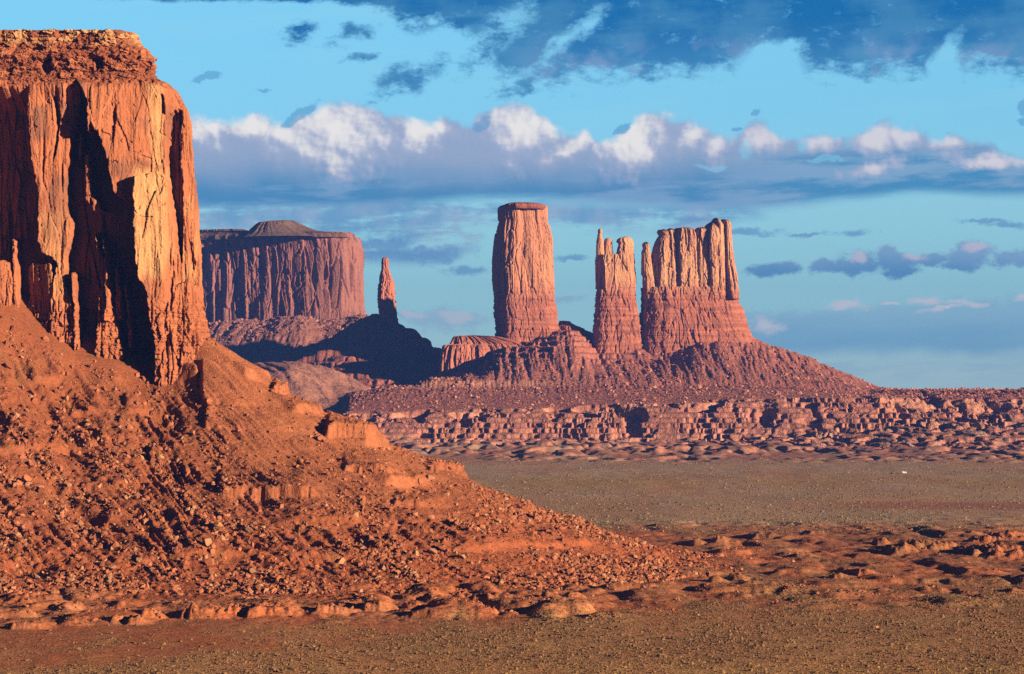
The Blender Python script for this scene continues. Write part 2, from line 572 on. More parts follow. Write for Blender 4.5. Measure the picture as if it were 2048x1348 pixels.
# sandstone colours (albedo)
RED = np.array([.46, .145, .070])
ORANGE = np.array([.62, .228, .105])
PALE = np.array([.78, .45, .20])
VARN = np.array([.27, .125, .085])
BROWN = np.array([.30, .10, .048])
DIRT = np.array([.48, .150, .060])
DIRT2 = np.array([.35, .115, .054])
ROSE = np.array([.50, .165, .085])


# ------------------------------------------------------------------ the great mesa on the left
MY = 1612.0                      # distance of its front wall
SHEAR = .17
NOSE = (409 - 1024) / F * MY     # x of its right-hand end
MPX = MY / F                     # metres per picture pixel there
MBACK = 1810.0
RC = 17.0
XL = -760.0

INSET = [(40, 150), (47, 143), (50, 141), (58, 138), (64, 139), (75, 122), (90, 110), (100, 104), (118, 103), (135, 101), (142, 96), (155, 73), (163, 62), (170, 56), (180, 51),
         (210, 36), (250, 29), (320, 21), (450, 11), (560, 4), (620, 1), (665, 0), (740, -5), (860, -10)]


def mesa_ring(zpx):
    """plan of the mesa at the level seen at picture row zpx: lists of base points, outward normals and running length"""
    ins = tab(zpx, INSET) * MPX
    xr = NOSE - ins
    yf = MY + np.where(ins > 0, ins * .75, ins)
    yb = MBACK - np.maximum(ins, 0)
    fx = np.concatenate([np.linspace(0, .30, 60, endpoint=False), np.linspace(.30, 1, 800)])
    side = np.linspace(0, 1, 170)[1:]
    arc = np.linspace(0, math.pi / 2, 70)[1:]
    back = np.linspace(0, 1, 60)[1:]
    X, Y, NX, NY = [], [], [], []
    xl0 = -560.0
    xc = xr - RC
    f = np.where(fx < .30, XL + (xl0 - XL) * fx / .30, xl0 + (xc - xl0) * (fx - .30) / .70)
    X.append(f); Y.append(np.full(f.shape, yf)); NX.append(0 * f); NY.append(0 * f - 1)
    X.append(xc + RC * np.sin(arc)); Y.append(yf + RC - RC * np.cos(arc)); NX.append(np.sin(arc)); NY.append(-np.cos(arc))
    y2 = yf + RC + (yb - yf - 2 * RC) * side
    X.append(np.full(y2.shape, xr)); Y.append(y2); NX.append(1 + 0 * y2); NY.append(0 * y2)
    X.append(xc + RC * np.cos(arc)); Y.append(yb - RC + RC * np.sin(arc)); NX.append(np.cos(arc)); NY.append(np.sin(arc))
    xb = xc + (XL - xc) * back
    X.append(xb); Y.append(np.full(xb.shape, yb)); NX.append(0 * xb); NY.append(0 * xb + 1)
    X, Y, NX, NY = [np.concatenate(a) for a in (X, Y, NX, NY)]
    return [X - SHEAR * (Y - MY), Y, NX, NY]


# lit buttresses of the wall as they stand out of its recesses: outline, height out of the wall, tilt to the right, edge width
OUT = 33.0            # depth of the deepest recess behind the general front
BUTT = [
    ([(-90, 520), (14, 520), (22, 560), (18, 700), (-90, 700)], 26, .05, 3),
    ([(48, 150), (110, 140), (158, 150), (152, 200), (138, 260), (128, 330), (128, 420), (140, 436), (138, 470), (128, 520), (132, 570), (150, 640), (152, 760), (92, 760), (96, 640),
      (108, 520), (80, 500), (70, 480), (72, 400), (66, 350), (52, 280)], 25, .10, 3),
    ([(50, 524), (100, 522), (108, 560), (108, 760), (50, 760)], 21, -.30, 3),
    ([(200, 470), (206, 474), (216, 560), (220, 640), (208, 640), (206, 560)], 30, .1, 2.5),
    ([(140, 540), (146, 545), (152, 620), (160, 700), (150, 720), (144, 640)], 27, .1, 2.5),
    ([(150, 255), (158, 260), (161, 300), (153, 330)], 22, 0, 2.5),
    ([(20, 470), (30, 480), (34, 560), (40, 640), (26, 640)], 20, .1, 2.5),
    ([(246, 560), (252, 565), (262, 640), (268, 700), (256, 700)], 22, .1, 2.5),
    ([(118, 130), (330, 120), (345, 200), (336, 330), (338, 400), (262, 400), (240, 404), (224, 384), (213, 340), (202, 300), (188, 262), (176, 244), (170, 285), (166, 200), (150, 170)], 36, .12, 3),
    ([(163, 305), (174, 300), (181, 380), (181, 412), (165, 402)], 24, 0, 3),
    ([(176, 390), (194, 396), (199, 418), (180, 420)], 26, 0, 3),
    ([(185, 455), (193, 470), (208, 525), (216, 590), (234, 640), (246, 700), (262, 800), (190, 800), (192, 640), (200, 560), (190, 520)], 25, .10, 3),
    ([(226, 532), (238, 532), (241, 580), (246, 640), (226, 640)], 21, 0, 3),
    ([(262, 356), (270, 346), (286, 340), (290, 346), (306, 338), (316, 342), (328, 352), (334, 372), (340, 400), (346, 480), (352, 560), (360, 860), (306, 860), (308, 700), (296, 640), (288, 590), (274, 555), (264, 480), (262, 400)], 42, .16, 4),
    ([(322, 120), (460, 120), (470, 860), (310, 860), (312, 400)], 29, .0, 5),
    ([(310, 560), (470, 560), (470, 860), (306, 860)], 34, .0, 8),
    ([(-90, 640), (60, 640), (60, 800), (-90, 800)], 12, 0, 6),
]
DENT = [  # alcoves and slots cut back into the buttresses: outline, depth, edge width
    ([(326, 240), (332, 222), (346, 207), (355, 212), (359, 250), (357, 330), (364, 440), (362, 524), (352, 500), (344, 440), (334, 380), (326, 330)], 11, 4),
    ([(374, 262), (379, 262), (386, 330), (384, 360), (378, 340)], 6, 3),
    ([(373, 475), (381, 485), (389, 525), (384, 540), (376, 520)], 5, 3),
    ([(315, 185), (320, 190), (323, 222), (314, 222)], 5, 2.5),
    ([(340, 560), (346, 555), (345, 622), (339, 620)], 4, 2.5),
    ([(95, 190), (104, 186), (110, 220), (104, 300), (95, 320), (103, 250)], 6, 4),
    ([(270, 79), (286, 88), (285, 132), (275, 132)], 7, 3),
    ([(56, 108), (84, 100), (90, 128), (70, 138)], 6, 5),
    ([(166, 104), (190, 100), (192, 128), (172, 132)], 6, 5),
    ([(36, 84), (60, 72), (66, 84), (44, 96)], 5, 4),
    ([(222, 222), (228, 226), (252, 282), (257, 300), (252, 300), (236, 262), (222, 240)], 1.6, 2),
]

ZR = np.concatenate([np.linspace(44, 170, 300), np.linspace(170, 760, 1050)[1:], np.linspace(760, 860, 40)[1:]])


def build_mesa():
    rows = [mesa_ring(z) for z in ZR]
    X = np.array([r[0] for r in rows]); Y = np.array([r[1] for r in rows])
    NX = np.array([r[2] for r in rows]); NY = np.array([r[3] for r in rows])
    zz = np.array([zat(z, MY) for z in ZR])
    Z = np.repeat(zz[:, None], X.shape[1], 1)
    PY = np.repeat(ZR[:, None], X.shape[1], 1)
    PX = X / MY * F + 1024
    Sx = np.cumsum(np.hypot(np.diff(X, axis=1, prepend=X[:, :1]), np.diff(Y, axis=1, prepend=Y[:, :1])), axis=1)
    front = sm(-NY, .15, .75)
    # warp so that edges are not ruler-straight
    wx = PX + 5.0 * fbm(Sx / 9, Z / 26, 3, 4) + 2.2 * perlin(Sx / 1.6, Z / 5, 5)
    wy = PY + 12.0 * fbm(Sx / 9, Z / 26, 9, 4)
    prot = np.zeros(X.shape)
    act = (PX > -90) & (PX < 470)
    for poly, p, tilt, e in BUTT:
        sd = poly_sd(wx[act] + F * X[act] * (1 / (MY + OUT - p) - 1 / MY), wy[act], poly)
        cx = np.mean([q[0] for q in poly])
        prot[act] = np.maximum(prot[act], (p - tilt * (PX[act] - cx) * MPX * 2.0) * sm(sd, -e * .5, e))
    left = (PX <= -70)
    prot = np.where(left, 22 + 16 * fbm(Sx / 30, Z / 200, 77, 3), prot)
    dent = np.zeros(X.shape)
    for poly, p, e in DENT:
        dent[act] = np.maximum(dent[act], p * sm(poly_sd(wx[act], wy[act], poly), -e * .4, e))
    cap = sm(PY + 9 * fbm(Sx / 12, Z / 12, 23, 3), 172, 148)                     # 1 in the rubbly cap
    band = sm(PY + 14 * fbm(Sx / 14, Z / 14, 21, 3), 575, 640)   # 1 in the thin bedded base
    wall = (1 - cap) * (1 - band)
    fr = np.where(left, 1.0, front)
    lip = np.maximum(cap, sm(PY + 16 * fbm(Sx / 15, 0 * Z, 22, 3), 214, 160) * .96)     # the recesses run out upwards under the cap
    push = (np.maximum(prot, prot * (1 - lip) + OUT * lip) * (1 - cap) + OUT * cap - dent - OUT) * fr     # straight out of the wall
    d = np.zeros(X.shape)
    # big flutes, joints and blocks
    qf = 4.5 * fbm(Sx / 13, Z / 130, 31, 3)
    d += wall * (.55 * (np.floor(qf) + sm(qf - np.floor(qf), .35, .6)) - 2.6 * sm(ridged(Sx / 19, Z / 220, 41, 2), .88, .99) * sm(fbm(Sx / 30, Z / 60, 42, 2), -.1, .3))
    c1, g1, v1, o1, q1 = cells(Sx / 10 + .25 * perlin(Sx / 8, Z / 30, 2), Z / 62, 51)
    d += wall * ((v1 - .5) * 2.2 + o1 * (v1 - .3) * 2.6 + q1 * .6 - .7 * sm(g1, .06, .0) * (v1 > .45))
    c2, g2, v2, o2, q2 = cells(Sx / 3.6, Z / 26, 52)
    d += wall * ((v2 - .5) * .8 + o2 * .5 - .5 * sm(g2, .10, .0)) * sm(fbm(Sx / 18, Z / 30, 61, 2), -.25, .35)
    d -= wall * 1.3 * sm(ridged(Sx / 17 + .3 * perlin(Sx / 6, Z / 6, 48), Z / 30, 49, 2), .93, .99)
    d -= wall * sm(PX, 328, 350) * (PX < 470) * 4.2 * sm(ridged(Sx / 7.5 + .2 * perlin(Sx / 9, Z / 26, 43), Z / 95, 44, 2), .80, .97) * sm(fbm(Sx / 14, Z / 34, 45, 2), -.25, .2)
    qf = 3.5 * fbm(Sx / 6, Z / 80, 46, 3)
    d += wall * sm(PX, 328, 350) * .8 * (np.floor(qf) + sm(qf - np.floor(qf), .3, .6))
    # bedded base: many thin shelves broken by short vertical joints
    bed = fbm(Z / 3.4 + .25 * perlin(Sx / 12, Z / 6, 1), Sx / 260, 71, 4, .62)
    b1, bg1, bv1, bo1, _ = cells(Sx / 3.0, Z / 7.5, 53)
    b2, bg2, bv2, bo2, _ = cells(Sx / 1.5, Z / 2.6, 54)
    d -= band * 3.0 * sm(ridged(Sx / 6.5, Z / 60, 47, 2), .80, .97)
    d += band * (2.2 * bed + (bv1 - .5) * 3.4 - 1.0 * sm(bg1, .12, 0) + (bv2 - .5) * 1.1 + 2.2 * fbm(Sx / 8, Z / 60, 33, 3))
    d += band * 2.0 * sm(PY, 600, 760) * 1.5
    # rubbly stepped cap
    k1, kg1, kv1, ko1, _ = cells(Sx / 7.0, Z / 3.6, 55)
    k2, kg2, kv2, ko2, _ = cells(Sx / 2.6, Z / 1.7, 56)
    shelf = ((Z + 1.2 * fbm(Sx / 12, Z / 6, 83, 3)) / 6.2) % 1.0
    d += cap * ((kv1 - .5) * 3.6 + (kv2 - .5) * 2.0 - .8 * sm(kg1, .10, 0) + 3.0 * fbm(Sx / 18, Z / 12, 81, 3) + 2.6 * (shelf - .5) * (.4 + 1.2 * sm(fbm(Sx / 20, Z / 9, 85, 2), -.2, .3)) + 1.6 * fbm(Z / 2.2, Sx / 90, 82, 3))
    d += cap * 3.0 * sm(PY, 74, 62) * (.6 + .6 * fbm(Sx / 7, Z / 30, 84, 3))
    # small scale everywhere
    d += (.35 + .25 * (1 - wall)) * fbm(Sx / 1.3, Z / 2.0, 91, 4, .6)
    d += wall * .5 * fbm(Sx / 2.6, Z / 16, 92, 3)
    Xp, Yp = X + NX * d, Y + NY * d - push
    Zp = Z + cap * 1.2 * fbm(Sx / 3, Z / 3, 93, 3)
    Zp[0] = Z[0] + 0
    # colours
    col = blend(ORANGE, RED, .35 + .5 * fbm(Sx / 16, Z / 40, 101, 4))
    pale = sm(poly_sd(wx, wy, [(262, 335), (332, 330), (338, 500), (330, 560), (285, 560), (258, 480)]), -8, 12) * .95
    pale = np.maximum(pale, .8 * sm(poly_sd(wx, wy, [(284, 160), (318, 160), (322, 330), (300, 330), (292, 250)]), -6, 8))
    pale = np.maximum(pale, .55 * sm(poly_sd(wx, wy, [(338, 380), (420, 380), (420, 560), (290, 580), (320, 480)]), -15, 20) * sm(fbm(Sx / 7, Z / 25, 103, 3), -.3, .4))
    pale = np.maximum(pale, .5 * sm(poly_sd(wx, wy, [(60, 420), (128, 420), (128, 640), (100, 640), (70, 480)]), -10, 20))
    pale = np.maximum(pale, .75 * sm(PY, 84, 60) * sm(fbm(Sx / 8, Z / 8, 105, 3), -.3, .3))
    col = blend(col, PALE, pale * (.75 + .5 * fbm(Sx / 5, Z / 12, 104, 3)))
    varn = sm(fbm(Sx / 7, Z / 70, 106, 4), .12, .5) * wall * .7
    varn = np.maximum(varn, .75 * sm(poly_sd(wx, wy, [(52, 205), (86, 205), (88, 275), (55, 280)]), -5, 8))
    varn = np.maximum(varn, .6 * sm(poly_sd(wx, wy, [(80, 370), (128, 340), (124, 500), (80, 470)]), -8, 10))
    varn = np.maximum(varn, .6 * sm(poly_sd(wx, wy, [(215, 325), (300, 318), (300, 335), (262, 345), (226, 356)]), -8, 8))
    varn = np.maximum(varn, .55 * sm(poly_sd(wx, wy, [(232, 232), (292, 228), (300, 268), (270, 262), (236, 244)]), -8, 14) * sm(fbm(Sx / 10, Z / 5, 108, 3), -.3, .3))
    col = blend(col, VARN, varn * (1 - .8 * pale))
    bcol = blend(RED, ORANGE, .5 + .9 * fbm(Z / 4.0, Sx / 60, 111, 3))
    bcol = blend(bcol, BROWN, sm(fbm(Z / 2.2, Sx / 40, 112, 3), .1, .6) * .7)
    col = blend(col, bcol, band)
    ccol = blend(RED, BROWN, .45 + .9 * fbm(Sx / 9, Z / 5, 113, 4))
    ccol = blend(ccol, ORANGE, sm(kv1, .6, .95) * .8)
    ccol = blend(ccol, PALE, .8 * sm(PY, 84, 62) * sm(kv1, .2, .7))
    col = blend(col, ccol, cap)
    V = np.stack([Xp, Yp, Zp], -1)
    root = thing("sandstone_mesa", "towering orange red mesa with deep black recesses above the near rubble slope", "mesa", (NOSE - 60, MY + 60, 120))
    R, C = PY.shape
    i_cap = int(np.searchsorted(ZR, 164)); i_band = int(np.searchsorted(ZR, 612))

    def part(name, a, b, mat, extra=None):
        v = V[a:b].reshape(-1, 3); t = col[a:b].reshape(-1, 3)
        f = grid_faces(b - a, C)
        if extra is not None:
            n0 = len(v)
            v = np.concatenate([v, extra[0]]); t = np.concatenate([t, extra[1]]); f = np.concatenate([f, extra[2] + 0])
        return mesh_obj(name, v, f, mat, root, t)
    # flat top: rows closing towards the middle line
    part("cap_rock", 0, i_cap + 1, M_CLIFF)
    part("cliff_face", i_cap, i_band + 1, M_CLIFF)
    part("bedded_base", i_band, R, M_CLIFF)
    top = V[0]
    mid = top.copy(); mid[:, 1] = (MY + MBACK) / 2; mid[:, 0] = np.minimum(mid[:, 0], NOSE - 90)
    rr = []
    for t in np.linspace(0, 1, 40):
        q = top * (1 - t) + mid * t
        q[:, 2] = top[:, 2] + sm(t * 6) * (.8 + 1.0 * fbm(q[:, 0] / 6, q[:, 1] / 6, 5, 3)) * (t > 0)
        rr.append(q)
    vt = np.array(rr)
    mesh_obj("summit", vt.reshape(-1, 3), grid_faces(40, C, flip=True), M_CLIFF, root,
             blend(ORANGE, BROWN, .5 + fbm(vt[..., 0] / 8, vt[..., 1] / 8, 6, 3)).reshape(-1, 3))
    return root


# height of the rubble slope round the mesa: fall below the wall's foot against distance from the wall
FALL = [(-46, -30), (0, 0), (29, 21.5), (59, 42), (96, 63), (149, 87), (195, 107), (255, 130), (282, 139), (315, 147), (352, 150.5), (420, 153), (800, 165)]
FOOTPX = [(-400, 180), (-200, 172), (0, 163), (60, 152), (150, 135), (200, 132), (300, 122), (345, 124), (372, 128), (412, 132)]
STEP_UP = [  # small cliffs across the slope: outline of the raised bench's front, height
    # (left px, right px, row of the foot, height m, bench depth m)
]


def talus_sd(x, y):
    x = x + SHEAR * (y - MY)
    xc = NOSE - RC
    qx = x - xc
    yf = MY + RC; yb = MBACK - RC
    qy = np.maximum(yf - y, y - yb)
    out = np.hypot(np.maximum(qx, 0), np.maximum(qy, 0)) + np.minimum(np.maximum(qx, qy), 0) - RC
    ang = np.arctan2(np.maximum(qx, 0), np.maximum(yf - y, 1e-3))
    s = np.where(qx <= 0, x, np.where(y < yf, xc + 75 * ang, xc + 75 * math.pi / 2 + (y - yf)))
    return out, s, ang


def talus_z(x, y, detail=True):
    dist, s, ang = talus_sd(x, y)
    x0_ = x + SHEAR * (y - MY)
    px = 1024 + F * np.minimum(x0_, NOSE - RC) / MY
    foot = tab(px, FOOTPX)
    foot = foot + (150 - foot) * np.where(x0_ > NOSE - RC, np.where(y < MY + RC, sm(ang, .05, 1.15), 1.0), 0.0)
    dw = dist + 7 * fbm(x / 60, y / 60, 201, 3)
    dw = np.maximum(dw, -46)
    drop = tab(dw, FALL)
    rough = sm(dist, 2, 40)
    z = foot * (1 - drop / 150.0)
    fade = sm(z, -2, 18)
    # benches: little cliffs following the beds
    for k, (zl, h, sd, thr, wd) in enumerate([(118, 7, 211, .05, 20), (96, 6, 212, .12, 18), (74, 8, 213, .05, 24), (52, 7, 214, -.02, 22), (33, 7, 215, .0, 26), (17, 6, 216, -.1, 26), (8, 5, 217, -.1, 20)]):
        zz = z + 3.0 * fbm(s / 26, dist / 90, sd, 3)
        mk = sm(fbm(s / 38, dist / 200 + k, sd + 40, 2), thr, thr + .18) * (.55 + .35 * sm(s, NOSE - 60, NOSE + 40)) * (1 if zl > 40 else .6)
        up = zz - zl
        z = z + mk * h * sm(up, -.4, 1.2) * np.exp(-np.maximum(up, 0) / (wd * .55)) - mk * h * .25 * np.exp(-np.abs(up + 2.0) / 3.0)
    z0 = z
    # rills running down the slope, deeper on the rough front than on the smooth right-hand shoulder
    smooth_side = sm(s, NOSE - 22, NOSE + 14) * sm(dist, 235, 130)
    sl = s - .62 * np.maximum(dist, 0) * sm(s, NOSE + 40, NOSE - 50)
    w = sl + 5 * fbm(s / 26, dist / 34, 221, 3)
    ril = ridged(w / 13, dist / 130, 222, 3, .55)
    z = z - rough * fade * (2.0 + 2.8 * (1 - smooth_side)) * sm(ril, .55, .95) * np.clip(.55 + 1.3 * fbm(s / 30, dist / 40, 223, 3), 0, 1.4)
    ril2 = ridged(w / 4.2 + .3 * perlin(s / 5, dist / 9, 7), dist / 60, 224, 2)
    z = z - rough * fade * (.5 + .35 * smooth_side) * sm(ril2, .5, .95)
    # hollows and knolls
    z = z + rough * fade * (1 - .75 * smooth_side) * (3.4 * fbm(sl / 26, dist / 80, 225, 3) + 1.5 * (ridged(x / 13, y / 13, 226, 3) - .6) * 2)
    if detail:
        c, g, v, ox, oy = cells(x / 4.2, y / 4.2, 227)
        lump = np.clip(1 - c / (.25 + .35 * v), 0, 1) * (v > .62) * sm(fbm(sl / 22, dist / 40, 229, 3), -.2, .3)
        z = z + rough * (1 - .8 * smooth_side) * 1.5 * np.sqrt(lump) * v
        z = z + rough * (.30 + .45 * (1 - smooth_side)) * fbm(x / 2.6, y / 2.6, 228, 4, .6)
    # explicit features of the shoulder: dark-sided rib, ledges
    p_, q_ = seen(x, y, z0)
    for (x0, y0, y1, h, wr) in ((403, 726, 808, 6, 60), (412, 812, 856, 4, 50), (302, 890, 925, 6, 26), (240, 830, 850, 4, 30), (250, 790, 812, 4, 20)):
        yw = q_ + 4 * perlin(x / 5, y / 5, 231)
        xw = p_ + 5 * fbm(q_ / 22, p_ / 30, 232, 3)
        z = z + h * sm(xw, x0 - 3, x0 + 2) * np.exp(-np.maximum(xw - x0, 0) / wr) * sm(yw, y0 - 6, y0 + 10) * sm(yw, y1 + 4, y1 - 3)
    for (x0, x1, y0, h, bd) in ((440, 606, 992, 7, 42), (548, 596, 788, 7, 25), (655, 735, 872, 9, 30), (200, 300, 880, 3, 20), (690, 760, 945, 5, 24), (790, 845, 1012, 4, 20), (340, 372, 745, 6, 20), (860, 990, 940, 4, 20)):
        xw = p_ + 6 * fbm(p_ / 30, q_ / 20, 233, 2)
        yw = q_ + 5.0 * fbm(p_ / 22, q_ / 60, 234, 3) + 1.6 * perlin(p_ / 5, q_ / 40, 235)
        z = z + h * sm(xw, x0 - 6, x0 + 4) * sm(xw, x1 + 70, x1 - 10) * sm(yw, y0, y0 - 6) * np.exp(-np.maximum(y0 - yw, 0) / bd)
    return z, dist, s, smooth_side


def build_talus(root):
    xs = np.concatenate([np.arange(-760, -500, 4.0), np.arange(-500, 140, .8), np.arange(140, 260, 2.5)])
    ys = np.concatenate([np.arange(1180, 1300, 1.6), np.arange(1300, 1640, .85), np.arange(1640, 1720, 1.5), np.arange(1720, 2150, 5.0)])
    X, Y = np.meshgrid(xs, ys)
    Z, dist, s, ss = talus_z(X, Y)
    g = ground_z(X, Y)
    Zf = Z
    fbig = fbm(s / 28, dist / 60, 241, 4)
    col = blend(DIRT, DIRT2, .45 + .8 * fbig)
    col = blend(col, ORANGE, ss * .55 + .3 * sm(fbm(s / 10, dist / 40, 242, 3), .1, .6))
    col = blend(col, BROWN, sm(fbm(X / 9, Y / 9, 243, 4), .05, .6) * .7 * (1 - .6 * ss))
    lo = sm(Z, 50, 8)
    col = blend(col, np.array([.56, .160, .060]), lo * .5)
    veg = sm(fbm(X / 22, Y / 22, 244, 4), .15, .5) * (.35 * (1 - ss))
    col = blend(col, np.array([.30, .17, .06]), veg)
    col = blend(col, np.array([.68, .30, .13]), sm(fbm(s / 5, dist / 60, 245, 3), .25, .6) * .5 * ss)
    V = np.stack([X, Y, Zf], -1)
    keep = (dist > -46) & (Z > g - 2.5)
    fa = grid_faces(*X.shape)
    k = keep.ravel()
    fa = fa[k[fa].all(1)]
    return mesh_obj("talus_slope", V.reshape(-1, 3), fa, M_TALUS, root, col.reshape(-1, 3))


# ------------------------------------------------------------------ valley floor
MOUNDS = [  # picture column and row of the foot, width and height in picture pixels (low eroded banks of the near floor)
    (60, 1206, 190, 20), (190, 1200, 60, 16), (270, 1196, 120, 22), (-60, 1200, 120, 20), (150, 1252, 120, 16), (60, 1258, 120, 18), (275, 1250, 80, 22), (235, 1248, 60, 20), (300, 1240, 70, 30), (420, 1240, 130, 34), (385, 1238, 70, 28),
    (470, 1236, 70, 30), (510, 1238, 60, 26), (560, 1236, 160, 30), (660, 1232, 90, 34), (760, 1224, 100, 30), (830, 1222, 70, 26), (880, 1206, 90, 18), (970, 1214, 100, 26), (1020, 1210, 110, 26), (1110, 1206, 70, 26),
    (1150, 1204, 60, 24), (700, 1174, 70, 20), (640, 1170, 50, 14), (800, 1176, 60, 22), (860, 1172, 50, 16), (960, 1176, 120, 22), (985, 1174, 60, 22), (1060, 1172, 60, 24), (1090, 1170, 80, 24), (400, 1176, 90, 14), (350, 1172, 60, 14), (220, 1180, 100, 16),
    (1300, 1120, 120, 18), (1240, 1146, 80, 20), (1180, 1150, 80, 20), (1380, 1158, 70, 18), (1440, 1168, 60, 20), (1480, 1164, 70, 20), (1530, 1180, 120, 18), (1690, 1162, 70, 22), (1740, 1154, 90, 16), (1620, 1120, 90, 14), (1810, 1112, 90, 34), (1880, 1104, 150, 30),
    (1770, 1092, 60, 20), (2060, 1122, 260, 34), (1990, 1094, 110, 26), (2040, 1084, 120, 26), (1960, 1074, 60, 16), (1540, 1080, 110, 18), (1640, 1072, 80, 14), (1460, 1092, 90, 22), (1400, 1092, 60, 20), (1880, 1186, 90, 12), (1960, 1190, 110, 10), (2040, 1186, 60, 12), (1770, 1186, 60, 10), (1490, 1212, 220, 6), (1600, 1216, 90, 5), (1210, 1190, 160, 5), (1340, 1200, 140, 5),
    (2200, 1120, 200, 40), (2180, 1190, 120, 20), (-160, 1240, 160, 26), (1640, 1055, 160, 8), (1760, 1060, 120, 8),
]


def ground_z(x, y):
    px = 1024 + F * x / y
    row = YH + F * H / y                       # picture row of the flat floor there
    z = 2.2 * fbm(x / 180, y / 240, 301, 3) + .35 * fbm(x / 14, y / 14, 302, 3)
    near = sm(row, 1285, 1225) * sm(row, 1020, 1075)
    left = sm(px + 60 * fbm(y / 60, x / 90, 303, 2), 1350, 1150)
    zone = near * np.clip(sm(row, 1262, 1225) * (left * sm(row, 1120, 1150) + (1 - left) * sm(row, 1235, 1190)), 0, 1)
    wx = x + 9 * fbm(x / 30, y / 30, 304, 3); wy = y + 12 * fbm(x / 30, y / 30, 305, 3)
    bil = np.abs(fbm(wx / 52, wy / 80, 306, 3)) * 2
    z = z + zone * ((2.7 + .9 * left) * sm(bil, .04, .8) * (.5 + .9 * sm(fbm(x / 90, y / 130, 308, 2), -.3, .3)) + (.5 + .4 * left) * (1 - ridged(x / 9, y / 12, 307, 3)) * 2)
    # eroded banks with steep left flanks
    for i, (mx, my, w, h) in enumerate(MOUNDS):
        D = F * H / (my - YH)
        cx = (mx - 1024) / F * D
        hw = w * .38 * D / F; hh = h * D / F * .85
        L = hw * 2.6
        sel = (np.abs(x - cx) < hw * 2.2) & (y > D - 12) & (y < D + L * 2.2)
        if not sel.any():
            continue
        xx = x[sel]; yy = y[sel]
        u = (xx - cx) / hw + .5 * fbm(xx / 11, yy / 14, 310 + i, 3)
        v = (yy - D) / L + .10 * fbm(xx / 7, yy / 9, 350 + i, 3)
        lft = mx < 1230
        prof = sm(u, -1.0, -.62) * sm(u, 1.35, -.1) * (sm(v, -.02, .2) if lft else sm(v, -.06, .5)) * sm(v, 2.0, .4)
        gully = 1 - (.22 if lft else .20) * sm(ridged(xx / 5.0 + .3 * perlin(xx / 6, yy / 9, 3), yy / 22, 390 + i, 3, .6), .55, .95)
        z[sel] = np.maximum(z[sel], z[sel] * .4 + hh * prof * gully * (.8 + .3 * perlin(xx / 8, yy / 8, 1)))
    # far hummocks below the buttes
    far = sm(row, 932, 905) * sm(row, 812, 850)
    bil2 = np.abs(fbm(wx / 70, wy / 150, 321, 3)) * 2
    z = z + far * (11 * sm(bil2, .05, .75) * sm(fbm(x / 260, y / 400, 322, 2), -.5, .25) + 2.0 * fbm(x / 24, y / 30, 323, 3))
    mid = sm(row, 1010, 940) * sm(row, 925, 945)
    z = z + mid * 1.0 * fbm(x / 60, y / 200, 324, 3)
    return z


